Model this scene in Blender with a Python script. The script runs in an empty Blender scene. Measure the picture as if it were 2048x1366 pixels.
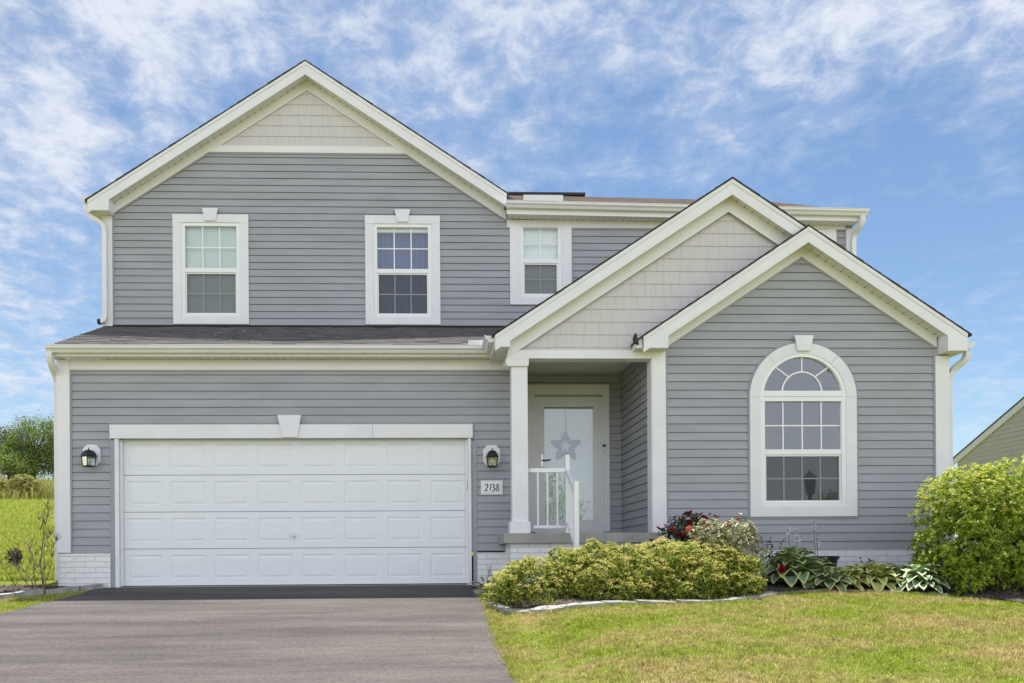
import bpy, bmesh, math, random
import numpy as np
from mathutils import Vector, Matrix
R = math.radians
random.seed(7); rng = np.random.default_rng(11)
S = bpy.context.scene
COL = S.collection

# ------------------------------------------------------------------ camera
FPX, PX, PY = 1800.0, 915.0, 1125.0            # focal length and principal point, in pixels of the 2048 frame
PSI, RHO = R(2.06), R(0.4)
CAM = Vector((0, 0, 0.33))
fw = Vector((math.sin(PSI), math.cos(PSI), 0)); r0 = Vector((math.cos(PSI), -math.sin(PSI), 0)); u0 = Vector((0, 0, 1))
cup = u0 * math.cos(RHO) + r0 * math.sin(RHO); crt = r0 * math.cos(RHO) - u0 * math.sin(RHO)
cd = bpy.data.cameras.new('camera'); cam = bpy.data.objects.new('camera', cd); COL.objects.link(cam)
M = Matrix((crt, cup, -fw)).transposed().to_4x4(); M.translation = CAM
cam.matrix_world = M
cd.sensor_width = 36; cd.lens = 36 * FPX / 2048
cd.shift_x = (1024 - PX) / 2048; cd.shift_y = (PY - 683) / 2048
cd.clip_start = 0.05; cd.clip_end = 3000
S.camera = cam

# ------------------------------------------------------------------ sky, sun, exposure
SUN_EL, SUN_AZ = 73.5, 4.0                      # azimuth from +Y towards +X: the sun stands behind the house
W = bpy.data.worlds.new('World'); S.world = W; W.use_nodes = True
wt = W.node_tree; wn = wt.nodes; wl = wt.links; wn.clear()
def wnode(t, **k):
    n = wn.new(t)
    for a, b in k.items(): setattr(n, a, b)
    return n
def wmath(op, a, b=None, c=None):
    n = wnode('ShaderNodeMath', operation=op)
    for i, v in enumerate((a, b, c)):
        if v is None: continue
        if isinstance(v, (int, float)): n.inputs[i].default_value = v
        else: wl.new(v, n.inputs[i])
    return n.outputs[0]
sky = wnode('ShaderNodeTexSky', sky_type='NISHITA', sun_disc=False)
sky.sun_elevation = R(SUN_EL); sky.sun_rotation = R(SUN_AZ); sky.air_density = 1.0; sky.dust_density = 0.15; sky.ozone_density = 1.6
tc = wnode('ShaderNodeTexCoord')
nrm = wnode('ShaderNodeVectorMath', operation='NORMALIZE'); wl.new(tc.outputs['Generated'], nrm.inputs[0])
sep = wnode('ShaderNodeSeparateXYZ'); wl.new(nrm.outputs[0], sep.inputs[0])
dx, dy, dz = sep.outputs
den = wmath('ADD', wmath('MAXIMUM', dz, 0.0), 0.16)
cmb = wnode('ShaderNodeCombineXYZ')
wl.new(wmath('DIVIDE', dx, den), cmb.inputs[0]); wl.new(wmath('DIVIDE', dy, den), cmb.inputs[1])
def wnoise(scale, detail, rough, off=(0, 0, 0), sc=(1, 1, 1), dist=0.0):
    mp = wnode('ShaderNodeMapping'); wl.new(cmb.outputs[0], mp.inputs[0])
    mp.inputs['Location'].default_value = off; mp.inputs['Scale'].default_value = sc
    n = wnode('ShaderNodeTexNoise'); wl.new(mp.outputs[0], n.inputs['Vector'])
    n.inputs['Scale'].default_value = scale; n.inputs['Detail'].default_value = detail
    n.inputs['Roughness'].default_value = rough; n.inputs['Distortion'].default_value = dist
    return n.outputs['Fac']
def wrange(v, a, b, c=0.0, d=1.0):
    n = wnode('ShaderNodeMapRange', interpolation_type='SMOOTHSTEP'); wl.new(v, n.inputs[0])
    for i, x in enumerate((a, b, c, d)): n.inputs[1 + i].default_value = x
    return n.outputs[0]
def blob(px, py, rad, amp):                       # a bank of cloud that stands in one direction of the sky
    d = (fw + crt * ((px - PX) / FPX) + cup * ((PY - py) / FPX)).normalized()
    v = wnode('ShaderNodeVectorMath', operation='DOT_PRODUCT'); wl.new(nrm.outputs[0], v.inputs[0]); v.inputs[1].default_value = d
    return wmath('MULTIPLY', wrange(v.outputs['Value'], math.cos(rad), 1.0), amp)
cov = wmath('MULTIPLY', wnoise(0.9, 2, 0.5, (3.1, 1.7, 0)), 0.16)
for b in ((150, 70, 0.16, .17), (380, 40, 0.10, .12), (10, 300, 0.11, .12), (60, 520, 0.10, .05), (40, 820, 0.13, .10),
          (760, 60, 0.15, .09), (1000, 150, .16, .05), (1150, 40, 0.14, .10), (1560, 50, 0.15, .08), (1850, 150, 0.15, .09), (1980, 10, .12, .04), (1480, 190, 0.12, .06), (1720, 60, .2, .04),
          (1250, 420, .16, -.08), (400, 420, .14, -.05), (1900, 440, .18, -.22), (1650, 330, .14, -.14), (1200, 330, .1, -.06)):
    cov = wmath('ADD', cov, blob(*b))
back = wmath('MULTIPLY', wrange(dy, 0.1, -0.45), wrange(dz, 0.72, 0.40))                     # bright unseen cloud behind the viewer, added to light the house front
cov = wmath('ADD', cov, wmath('MULTIPLY', back, 0.45))
puff = wnoise(PUFF := 13.0, 8, 0.66, (0.3, 5.2, 0), (1.0, 0.85, 1), 0.25)
big = wnoise(2.6, 6, 0.6, (7.7, 2.2, 0), (1, .8, 1), 0.4)
dens = wmath('ADD', wmath('ADD', wmath('MULTIPLY', puff, 1.0), wmath('MULTIPLY', big, 0.62)), cov)
cl = wrange(dens, 0.90, 1.33)
wisp = wmath('MULTIPLY', wrange(dens, 0.66, 1.12), 0.35)
cl = wmath('MINIMUM', wmath('ADD', wmath('MULTIPLY', cl, 0.74), wisp), 0.97)
cl = wmath('MULTIPLY', cl, wrange(dz, -0.02, 0.06))
cb = wmath('ADD', 8.0, wmath('MULTIPLY', back, CLOUD_BACK := 9.0))
ccol = wnode('ShaderNodeVectorMath', operation='SCALE'); ccol.inputs[0].default_value = (0.90, 0.955, 1.07); wl.new(cb, ccol.inputs['Scale'])
# the blue between the clouds
tint = wnode('ShaderNodeMix', data_type='RGBA', blend_type='MULTIPLY'); tint.inputs[0].default_value = 1
wl.new(sky.outputs[0], tint.inputs[6]); tint.inputs[7].default_value = (1.10, 1.18, 1.22, 1)
mix = wnode('ShaderNodeMix', data_type='RGBA'); wl.new(cl, mix.inputs[0]); wl.new(tint.outputs[2], mix.inputs[6]); wl.new(ccol.outputs[0], mix.inputs[7])
bg = wnode('ShaderNodeBackground'); wl.new(mix.outputs[2], bg.inputs[0]); bg.inputs[1].default_value = 0.06
wo = wnode('ShaderNodeOutputWorld'); wl.new(bg.outputs[0], wo.inputs[0])
W.cycles.sampling_method = 'MANUAL'; W.cycles.sample_map_resolution = 1024

sd = bpy.data.lights.new('sun', 'SUN'); sun = bpy.data.objects.new('sun', sd); COL.objects.link(sun)
sd.energy = 4.7; sd.angle = R(0.53); sd.color = (1.0, 0.965, 0.90)
sv = Vector((math.sin(R(SUN_AZ)) * math.cos(R(SUN_EL)), math.cos(R(SUN_AZ)) * math.cos(R(SUN_EL)), math.sin(R(SUN_EL))))
sun.rotation_euler = sv.to_track_quat('Z', 'Y').to_euler(); sun.location = (0, 30, 40)

S.view_settings.view_transform = 'Standard'; S.view_settings.look = 'None'; S.view_settings.gamma = 1
S.view_settings.use_curve_mapping = False
S.view_settings.exposure = 0.88
S.render.engine = 'CYCLES'
S.cycles.max_bounces = 8; S.cycles.transparent_max_bounces = 16; S.cycles.use_denoising = True

# ------------------------------------------------------------------ helpers
def at(px, py, Y):
    """where the line of sight through a photo pixel meets the upright plane at depth Y"""
    d = fw + crt * ((px - PX) / FPX) + cup * ((PY - py) / FPX)
    p = CAM + d * (Y / d.y)
    return p.x, p.z
def ss(a, b, x):
    t = np.clip((x - a) / (b - a), 0, 1); return t * t * (3 - 2 * t)
def terr(x, y):
    x = np.asarray(x, float); y = np.asarray(y, float)
    front = np.where(y > 0, -0.1 * (12.8 - y), -1.28 + 0.03 * np.maximum(y, -30))
    hill = np.interp(y, (12.8, 20, 30, 45, 95, 130, 220, 500), (0, .55, 1.75, 3.55, 8.7, 12.5, 19, 26))
    hill = hill * (0.25 + 0.75 * ss(8, -3, x))
    bump = 0.17 * ss(0.95, 1.7, x) * ss(4, 8, y) * (1 - ss(10.6, 12.6, y)) + .12 * ss(10.6, 12.6, y) * ss(0.95, 1.7, x) * (1 - ss(13, 20, y))
    return np.where(y < 12.8, front, hill) + bump
def tz(x, y): return float(terr(x, y))
def gp(px, py):
    """where the line of sight through a photo pixel meets the ground"""
    d = fw + crt * ((px - PX) / FPX) + cup * ((PY - py) / FPX)
    a, b = 1.0, 160.0
    for _ in range(4000):
        p = CAM + d * (a / d.y)
        if p.z < tz(p.x, p.y): break
        a += 0.02 if a < 30 else .3
    return p.x, p.y

def obj(name, me, parent=None, m=None):
    o = bpy.data.objects.new(name, me); COL.objects.link(o)
    if m is not None:
        me.materials.clear()
        for q in (m if isinstance(m, (list, tuple)) else [m]): me.materials.append(q)
    if parent: o.parent = parent
    return o
def tag(o, label=None, cat=None, group=None, kind=None):
    for k, v in (('label', label), ('category', cat), ('group', group), ('kind', kind)):
        if v: o[k] = v
    return o
def thing(name, label, cat, loc=(0, 0, 0), rz=0, group=None):
    o = bpy.data.objects.new(name, None); COL.objects.link(o)
    o.location = loc; o.rotation_euler = (0, 0, rz); o.empty_display_size = .2
    return tag(o, label, cat, group)
def copy_tree(o, parent=None):
    c = o.copy(); COL.objects.link(c)
    if parent: c.parent = parent
    for ch in list(o.children): copy_tree(ch, c)
    return c
def wloc(o):
    v = Vector((0, 0, 0))
    while o: v += o.location; o = o.parent
    return v
class MB:
    """collects faces; build() links them as one mesh object. World coordinates unless local=True"""
    def __init__(s): s.v = []; s.f = []; s.mi = []
    def poly(s, pts, mi=0):
        n = len(s.v); s.v += [tuple(p) for p in pts]; s.f.append(tuple(range(n, n + len(pts)))); s.mi.append(mi); return s
    def box(s, x0, x1, y0, y1, z0, z1, mi=0):
        n = len(s.v)
        s.v += [(x0, y0, z0), (x1, y0, z0), (x1, y1, z0), (x0, y1, z0), (x0, y0, z1), (x1, y0, z1), (x1, y1, z1), (x0, y1, z1)]
        for q in ((0, 3, 2, 1), (4, 5, 6, 7), (0, 1, 5, 4), (1, 2, 6, 5), (2, 3, 7, 6), (3, 0, 4, 7)):
            s.f.append(tuple(n + i for i in q)); s.mi.append(mi)
        return s
    def prism(s, xz, y0, y1, mi=0, axis='y'):
        """outline in (x,z) pushed from y0 to y1 (axis y), or outline in (y,z) pushed along x"""
        n = len(xz)
        if axis == 'y': a = [(x, y0, z) for x, z in xz]; b = [(x, y1, z) for x, z in xz]
        else: a = [(y0, x, z) for x, z in xz]; b = [(y1, x, z) for x, z in xz]
        s.poly(a, mi); s.poly(b[::-1], mi)
        for i in range(n):
            j = (i + 1) % n; s.poly([a[i], b[i], b[j], a[j]], mi)
        return s
    def tube(s, pts, rad, seg=8, cap=True, mi=0, sq=None):
        """round tube, or rectangular pipe with sq=(half width, half depth)"""
        pts = [Vector(p) for p in pts]; n = len(pts); base = len(s.v)
        if not hasattr(rad, '__len__'): rad = [rad] * n
        prev = None; k = 4 if sq else seg
        for i, p in enumerate(pts):
            t = (pts[min(i + 1, n - 1)] - pts[max(i - 1, 0)]).normalized()
            if prev is None:
                a = Vector((1, 0, 0)) if abs(t.x) < .8 else Vector((0, 1, 0))
                if sq: a = Vector((0, 1, 0)) if abs(t.y) < .8 else Vector((1, 0, 0))
            else: a = prev
            a = (a - t * a.dot(t)).normalized(); b = t.cross(a); prev = a
            if sq:
                for ca, cb in ((-1, -1), (1, -1), (1, 1), (-1, 1)): s.v.append(tuple(p + a * ca * sq[0] + b * cb * sq[1]))
            else:
                for j in range(k):
                    an = 2 * math.pi * j / k; s.v.append(tuple(p + (a * math.cos(an) + b * math.sin(an)) * rad[i]))
        for i in range(n - 1):
            for j in range(k):
                s.f.append((base + i * k + j, base + i * k + (j + 1) % k, base + (i + 1) * k + (j + 1) % k, base + (i + 1) * k + j)); s.mi.append(mi)
        if cap:
            s.f.append(tuple(base + j for j in range(k))[::-1]); s.mi.append(mi)
            s.f.append(tuple(base + (n - 1) * k + j for j in range(k))); s.mi.append(mi)
        return s
    def lathe(s, prof, seg=16, c=(0, 0, 0), mi=0):
        base = len(s.v)
        for r, z in prof:
            for j in range(seg):
                an = 2 * math.pi * j / seg; s.v.append((c[0] + r * math.cos(an), c[1] + r * math.sin(an), c[2] + z))
        for i in range(len(prof) - 1):
            for j in range(seg):
                s.f.append((base + i * seg + j, base + i * seg + (j + 1) % seg, base + (i + 1) * seg + (j + 1) % seg, base + (i + 1) * seg + j)); s.mi.append(mi)
        return s
    def build(s, name, m, parent=None, local=False, smooth=False, fix=True):
        v = s.v
        if parent is not None and not local:
            o = wloc(parent); v = [(a - o.x, b - o.y, c - o.z) for a, b, c in v]
        me = bpy.data.meshes.new(name); me.from_pydata(v, [], s.f)
        ob = obj(name, me, parent, m)
        me.polygons.foreach_set('material_index', s.mi)
        if fix:
            bm = bmesh.new(); bm.from_mesh(me); bmesh.ops.recalc_face_normals(bm, faces=bm.faces); bm.to_mesh(me); bm.free()
        if smooth: me.polygons.foreach_set('use_smooth', [True] * len(me.polygons))
        me.update(); return ob
def np_mesh(name, V, F, m, parent=None, smooth=False, attr=None):
    """V (n,3), F (k,3 or 4)"""
    V = np.asarray(V, np.float32); F = np.asarray(F, np.int32); k = F.shape[1]
    me = bpy.data.meshes.new(name)
    me.vertices.add(len(V)); me.vertices.foreach_set('co', V.ravel())
    me.loops.add(F.size); me.loops.foreach_set('vertex_index', F.ravel())
    me.polygons.add(len(F)); me.polygons.foreach_set('loop_start', np.arange(0, F.size, k, dtype=np.int32))
    me.polygons.foreach_set('loop_total', np.full(len(F), k, np.int32))
    me.update(calc_edges=True)
    if smooth: me.polygons.foreach_set('use_smooth', np.ones(len(F), bool))
    if attr is not None:
        for an, vals in attr.items():
            a = me.attributes.new(an, 'FLOAT', 'POINT'); a.data.foreach_set('value', np.asarray(vals, np.float32))
    return obj(name, me, parent, m)
def leaf_arrays(P, D, N, L, Wd, fold=.25):
    """one folded four-sided leaf per row"""
    D = D / np.linalg.norm(D, axis=1, keepdims=True)
    Sd = np.cross(D, N); Sd /= (np.linalg.norm(Sd, axis=1, keepdims=True) + 1e-9); U = np.cross(Sd, D)
    L = L[:, None]; Wd = Wd[:, None]
    a = P; t = P + D * L - U * L * .12
    l = P + D * L * .48 + Sd * Wd * .5 + U * Wd * fold; r = P + D * L * .48 - Sd * Wd * .5 + U * Wd * fold
    V = np.stack([a, l, t, r], 1).reshape(-1, 3); b = np.arange(len(P))[:, None] * 4
    F = np.concatenate([b + np.array([[0, 3, 2]]), b + np.array([[0, 2, 1]])], 1).reshape(-1, 3)
    return V, F
def unit(n):
    v = rng.normal(size=(n, 3)); return v / np.linalg.norm(v, axis=1, keepdims=True)

# ------------------------------------------------------------------ materials
def mat(name, col, rough=.6, var=.06, scale=6.0, bump=0.0, bscale=60.0, metal=0.0, col2=None, stretch=(1, 1, 1), spec=.5, detail=4):
    m = bpy.data.materials.new(name); m.use_nodes = True; t = m.node_tree; n = t.nodes; l = t.links; b = n['Principled BSDF']
    b.inputs['Roughness'].default_value = rough; b.inputs['Metallic'].default_value = metal; b.inputs['Specular IOR Level'].default_value = spec
    c = n.new('ShaderNodeTexCoord'); mp = n.new('ShaderNodeMapping'); l.new(c.outputs['Object'], mp.inputs[0]); mp.inputs['Scale'].default_value = stretch
    nz = n.new('ShaderNodeTexNoise'); l.new(mp.outputs[0], nz.inputs['Vector']); nz.inputs['Scale'].default_value = scale; nz.inputs['Detail'].default_value = detail
    r = n.new('ShaderNodeValToRGB'); l.new(nz.outputs['Fac'], r.inputs[0])
    r.color_ramp.elements[0].position = .3; r.color_ramp.elements[1].position = .7
    a = [max(0, x * (1 - var)) for x in col]; z = [min(1, x * (1 + var)) for x in (col2 or col)]
    r.color_ramp.elements[0].color = (*a, 1); r.color_ramp.elements[1].color = (*z, 1)
    l.new(r.outputs[0], b.inputs['Base Color'])
    if bump:
        n2 = n.new('ShaderNodeTexNoise'); l.new(mp.outputs[0], n2.inputs['Vector']); n2.inputs['Scale'].default_value = bscale; n2.inputs['Detail'].default_value = 3
        bp = n.new('ShaderNodeBump'); l.new(n2.outputs['Fac'], bp.inputs['Height']); bp.inputs['Strength'].default_value = bump; bp.inputs['Distance'].default_value = .01
        l.new(bp.outputs[0], b.inputs['Normal'])
    return m
def leafmat(name, cols, trans=.3, rough=.5, spec=.3):
    """a different green for each leaf, part of the light passing through"""
    m = bpy.data.materials.new(name); m.use_nodes = True; t = m.node_tree; n = t.nodes; l = t.links; b = n['Principled BSDF']; out = n['Material Output']
    g = n.new('ShaderNodeNewGeometry'); r = n.new('ShaderNodeValToRGB'); l.new(g.outputs['Random Per Island'], r.inputs[0])
    els = r.color_ramp.elements
    while len(els) < len(cols): els.new(.5)
    for i, c in enumerate(cols): els[i].position = i / (len(cols) - 1); els[i].color = (*c, 1)
    l.new(r.outputs[0], b.inputs['Base Color']); b.inputs['Roughness'].default_value = rough; b.inputs['Specular IOR Level'].default_value = spec
    tr = n.new('ShaderNodeBsdfTranslucent'); l.new(r.outputs[0], tr.inputs[0])
    mx = n.new('ShaderNodeMixShader'); mx.inputs[0].default_value = trans
    l.new(b.outputs[0], mx.inputs[1]); l.new(tr.outputs[0], mx.inputs[2]); l.new(mx.outputs[0], out.inputs[0])
    return m
def glassmat(name, refl, tint=(.9, .94, .93), rough=.015):
    m = bpy.data.materials.new(name); m.use_nodes = True; t = m.node_tree; n = t.nodes; l = t.links; n.remove(n['Principled BSDF']); out = n['Material Output']
    tr = n.new('ShaderNodeBsdfTransparent'); tr.inputs[0].default_value = (*tint, 1)
    gl = n.new('ShaderNodeBsdfGlossy'); gl.inputs['Roughness'].default_value = rough; gl.inputs[0].default_value = (.95, .97, 1, 1)
    # faint waviness of real panes
    c = n.new('ShaderNodeTexCoord'); nz = n.new('ShaderNodeTexNoise'); l.new(c.outputs['Object'], nz.inputs['Vector']); nz.inputs['Scale'].default_value = 2.2
    bp = n.new('ShaderNodeBump'); bp.inputs['Strength'].default_value = .05; bp.inputs['Distance'].default_value = .02; l.new(nz.outputs['Fac'], bp.inputs['Height']); l.new(bp.outputs[0], gl.inputs['Normal'])
    fr = n.new('ShaderNodeFresnel'); fr.inputs[0].default_value = 1.5
    ad = n.new('ShaderNodeMath'); ad.operation = 'MULTIPLY_ADD'; l.new(fr.outputs[0], ad.inputs[0]); ad.inputs[1].default_value = 1.0; ad.inputs[2].default_value = refl; ad.use_clamp = True
    mx = n.new('ShaderNodeMixShader'); l.new(ad.outputs[0], mx.inputs[0]); l.new(tr.outputs[0], mx.inputs[1]); l.new(gl.outputs[0], mx.inputs[2]); l.new(mx.outputs[0], out.inputs[0])
    return m
def screenmat(name, opacity, col):
    m = bpy.data.materials.new(name); m.use_nodes = True; t = m.node_tree; n = t.nodes; l = t.links; b = n['Principled BSDF']; out = n['Material Output']
    b.inputs['Base Color'].default_value = (*col, 1); b.inputs['Roughness'].default_value = .8
    tr = n.new('ShaderNodeBsdfTransparent'); mx = n.new('ShaderNodeMixShader'); mx.inputs[0].default_value = opacity
    l.new(tr.outputs[0], mx.inputs[1]); l.new(b.outputs[0], mx.inputs[2]); l.new(mx.outputs[0], out.inputs[0]); return m

SIDING = mat('grey_vinyl_siding', (.345, .345, .374), .55, .085, 1.1, .12, 40, stretch=(1, 1, 6), spec=.35)
CHAN = mat('grey_trim_channel', (.30, .31, .335), .5, .03)
WHITE = mat('white_trim', (.77, .752, .775), .45, .04, 2.6, spec=.4)
CREAM = mat('white_fascia_metal', (.75, .73, .725), .45, .03, 1.5, spec=.4)
SOFF = mat('white_vinyl_soffit', (.72, .71, .66), .6, .04, 2)
VENT = mat('soffit_vent_slot', (.16, .145, .11), .9, .1)
DARK = mat('black_gap', (.02, .02, .02), .9, .1)
SHAKE = mat('tan_vinyl_shake', (.605, .57, .575), .65, .04, 2.2, .25, 26, stretch=(9, 9, 1), spec=.3)
VINYL = mat('white_window_vinyl', (.82, .82, .82), .35, .015, spec=.5)
DOORW = mat('white_garage_steel', (.77, .78, .80), .42, .02, 3, .06, 120, stretch=(1, 1, 6))
BLIND = mat('white_blind', (.80, .83, .83), .7, .03)
NAVY = mat('navy_sheet', (.05, .085, .26), .9, .2, 8, stretch=(4, 4, .3))
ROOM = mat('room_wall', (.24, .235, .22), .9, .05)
CONC = mat('porch_concrete', (.34, .325, .30), .85, .14, 3, .25, 60)
STEEL = mat('brushed_nickel', (.5, .48, .45), .3, .05, metal=.9)
BLACKM = mat('black_cast_metal', (.018, .017, .017), .4, .2)
GLASS = glassmat('window_glass', .10); GLASSU = glassmat('upper_window_glass', .045); GLASSD = glassmat('storm_door_glass', .11); LGLASS = glassmat('lantern_glass', .12, (.8, .83, .8), .08)
SCREEN = screenmat('insect_screen', .46, (.085, .09, .095))
def stepped(name, dark, light, k=3.2):
    """asphalt shingles: tabs of differing tone in rows"""
    m = bpy.data.materials.new(name); m.use_nodes = True; t = m.node_tree; n = t.nodes; l = t.links; b = n['Principled BSDF']
    c = n.new('ShaderNodeTexCoord'); mp = n.new('ShaderNodeMapping'); l.new(c.outputs['Object'], mp.inputs[0]); mp.inputs['Scale'].default_value = (k, k * 2.1, k * 2.1)
    vo = n.new('ShaderNodeTexVoronoi'); vo.inputs['Scale'].default_value = 1.6; l.new(mp.outputs[0], vo.inputs['Vector'])
    nz = n.new('ShaderNodeTexNoise'); nz.inputs['Scale'].default_value = 90; nz.inputs['Detail'].default_value = 2; l.new(c.outputs['Object'], nz.inputs['Vector'])
    ad = n.new('ShaderNodeMath'); ad.operation = 'MULTIPLY_ADD'; l.new(vo.outputs['Color'], ad.inputs[0]); ad.inputs[1].default_value = .55; 
    hv = n.new('ShaderNodeMath'); hv.operation = 'MULTIPLY'; l.new(nz.outputs['Fac'], hv.inputs[0]); hv.inputs[1].default_value = .5; l.new(hv.outputs[0], ad.inputs[2])
    r = n.new('ShaderNodeValToRGB'); l.new(ad.outputs[0], r.inputs[0]); r.color_ramp.elements[0].color = (*dark, 1); r.color_ramp.elements[1].color = (*light, 1)
    l.new(r.outputs[0], b.inputs['Base Color']); b.inputs['Roughness'].default_value = .95
    bp = n.new('ShaderNodeBump'); bp.inputs['Strength'].default_value = .5; bp.inputs['Distance'].default_value = .006; l.new(nz.outputs['Fac'], bp.inputs['Height']); l.new(bp.outputs[0], b.inputs['Normal'])
    return m
SHING = stepped('brown_asphalt_shingle', (.036, .035, .039), (.175, .155, .148))  # shared shingle tone, darkened to hold the shade on the garage roof
SHINGSUN = stepped('sunlit_shingle', (.15, .12, .10), (.42, .345, .295))  # lighter copy of the same shingles, sunlight put into the colour
SHEDGE = mat('shingle_edge', (.035, .031, .03), .95, .3)
def brickmat():
    m = bpy.data.materials.new('white_painted_brick'); m.use_nodes = True; t = m.node_tree; n = t.nodes; l = t.links; b = n['Principled BSDF']
    c = n.new('ShaderNodeTexCoord'); sx = n.new('ShaderNodeSeparateXYZ'); l.new(c.outputs['Object'], sx.inputs[0])
    nz = n.new('ShaderNodeTexNoise'); nz.inputs['Scale'].default_value = 9; l.new(c.outputs['Object'], nz.inputs['Vector'])
    ad = n.new('ShaderNodeMath'); ad.operation = 'ADD'; l.new(sx.outputs[0], ad.inputs[0]); l.new(sx.outputs[1], ad.inputs[1])
    zz = n.new('ShaderNodeMath'); zz.operation = 'MULTIPLY_ADD'; l.new(nz.outputs['Fac'], zz.inputs[0]); zz.inputs[1].default_value = .016; l.new(sx.outputs[2], zz.inputs[2])
    cm = n.new('ShaderNodeCombineXYZ'); l.new(ad.outputs[0], cm.inputs[0]); l.new(zz.outputs[0], cm.inputs[1])
    br = n.new('ShaderNodeTexBrick'); l.new(cm.outputs[0], br.inputs['Vector']); br.inputs['Scale'].default_value = 1
    br.inputs['Brick Width'].default_value = .29; br.inputs['Row Height'].default_value = .0765; br.inputs['Mortar Size'].default_value = .006; br.inputs['Mortar Smooth'].default_value = .4
    br.inputs['Color1'].default_value = (.84, .83, .83, 1); br.inputs['Color2'].default_value = (.79, .78, .78, 1); br.inputs['Mortar'].default_value = (.70, .69, .69, 1)
    l.new(br.outputs['Color'], b.inputs['Base Color']); b.inputs['Roughness'].default_value = .7
    n3 = n.new('ShaderNodeTexNoise'); n3.inputs['Scale'].default_value = 35; n3.inputs['Detail'].default_value = 4; l.new(c.outputs['Object'], n3.inputs['Vector'])
    iv = n.new('ShaderNodeMath'); iv.operation = 'MULTIPLY_ADD'; l.new(br.outputs['Fac'], iv.inputs[0]); iv.inputs[1].default_value = -1.0; l.new(n3.outputs['Fac'], iv.inputs[2])
    bp = n.new('ShaderNodeBump'); bp.inputs['Strength'].default_value = .8; bp.inputs['Distance'].default_value = .012; l.new(iv.outputs[0], bp.inputs['Height']); l.new(bp.outputs[0], b.inputs['Normal'])
    return m
BRICK = brickmat()
# ------------------------------------------------------------------ the house
YR, YG, YU, YD = 12.07, 12.86, 14.80, 14.03       # depth of: right room wall, garage wall, upper wall, entry wall
XL, XR = -5.15, 7.165
house = thing('suburban_house', 'two storey grey sided house with white trim and wide white garage door', 'house', (1.0, 13.0, 0.0))

def span(poly, z):
    xs = []
    n = len(poly)
    for i in range(n):
        (x0, z0), (x1, z1) = poly[i], poly[(i + 1) % n]
        if (z0 - z) * (z1 - z) <= 0 and abs(z1 - z0) > 1e-9:
            xs.append(x0 + (x1 - x0) * (z - z0) / (z1 - z0))
    return (min(xs), max(xs)) if xs else None
def clad(mb, poly, mp, expo, lap, zstart, holes=(), joints=None, wob=0.0, slit=0.0, gap=.0008):
    """overlapping courses on an outline; mp(s, z, out) gives the world point; joints=(least, most) splits a course into shakes"""
    zs = [p[1] for p in poly]; zlo, zhi = min(zs), max(zs)
    br = set([zlo, zhi] + zs); k = zstart
    while k > zlo: k -= expo
    k0 = k
    while k < zhi:
        if k > zlo: br.add(k)
        if slit: br.add(k + expo - slit)
        k += expo
    for h in holes: br |= {h[2], h[3]}
    br = sorted(b for b in br if zlo - 1e-9 <= b <= zhi + 1e-9)
    cuts = {}
    for za, zb in zip(br, br[1:]):
        if zb - za < 1e-4: continue
        e = (zb - za) * 1e-3
        A, B = span(poly, za + e), span(poly, zb - e)
        if not A or not B: continue
        zm = (za + zb) / 2; ci = math.floor((zm - k0) / expo + 1e-6); cz = k0 + ci * expo
        segs = [(None, None)]; iv = [(A[0], B[0], A[1], B[1])]
        for h in holes:
            if h[2] - 1e-6 <= za and zb <= h[3] + 1e-6:
                nv = []
                for l0, l1, r_0, r_1 in iv:
                    if h[1] <= min(l0, l1) or h[0] >= max(r_0, r_1): nv.append((l0, l1, r_0, r_1)); continue
                    if h[0] > min(l0, l1): nv.append((l0, l1, h[0], h[0]))
                    if h[1] < max(r_0, r_1): nv.append((h[1], h[1], r_0, r_1))
                iv = nv
        if joints:
            if ci not in cuts:
                lo, hi = min(p[0] for p in poly) - .3, max(p[0] for p in poly) + .3
                c = [lo + random.random() * .2]; 
                while c[-1] < hi: c.append(c[-1] + random.uniform(*joints))
                cuts[ci] = [(a, b, random.uniform(0, wob), random.uniform(-.003, .003)) for a, b in zip(c, c[1:])]
            pieces = []
            for l0, l1, r_0, r_1 in iv:
                for a, b, w, dzz in cuts[ci]:
                    a2, b2 = a + gap, b - gap
                    q = (max(a2, l0), max(a2, l1), min(b2, r_0), min(b2, r_1))
                    if q[2] - q[0] < .002 and q[3] - q[1] < .002: continue
                    q = (q[0], q[1], max(q[2], q[0]), max(q[3], q[1])); pieces.append((*q, w))
        else: pieces = [(*q, 0.0) for q in iv]
        fa, fb = (za - cz) / expo, (zb - cz) / expo
        oa, ob = lap * (1 - fa) + .001, lap * (1 - fb) + .001
        rec = slit and fa > 1 - (slit + 1e-4) / expo - 1e-6
        if rec: oa = ob = -.012
        for l0, l1, r_0, r_1, w in pieces:
            if rec: w = 0
            mb.poly([mp(l0, za, oa + w), mp(r_0, za, oa + w), mp(r_1, zb, ob + w), mp(l1, zb, ob + w)])
            if abs(za - cz) < 1e-4: mb.poly([mp(l0, za, -.012 if slit else 0), mp(r_0, za, -.012 if slit else 0), mp(r_0, za, oa + w), mp(l0, za, oa + w)])
            if joints and not rec:
                mb.poly([mp(l0, za, oa + w), mp(l1, zb, ob + w), mp(l1, zb, 0), mp(l0, za, 0)]); mb.poly([mp(r_0, za, 0), mp(r_1, zb, 0), mp(r_1, zb, ob + w), mp(r_0, za, oa + w)])
    return mb
front = lambda Y: (lambda s, z, o: (s, Y - o, z))
EX = 0.1143

def wall_front(name, poly, Y, zstart, holes=()):
    mb = MB(); clad(mb, poly, front(Y), EX, .015, zstart, holes, joints=(2.0, 3.7), wob=.0018, slit=.0065, gap=.0004); return mb.build(name, SIDING, house, fix=False)

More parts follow.
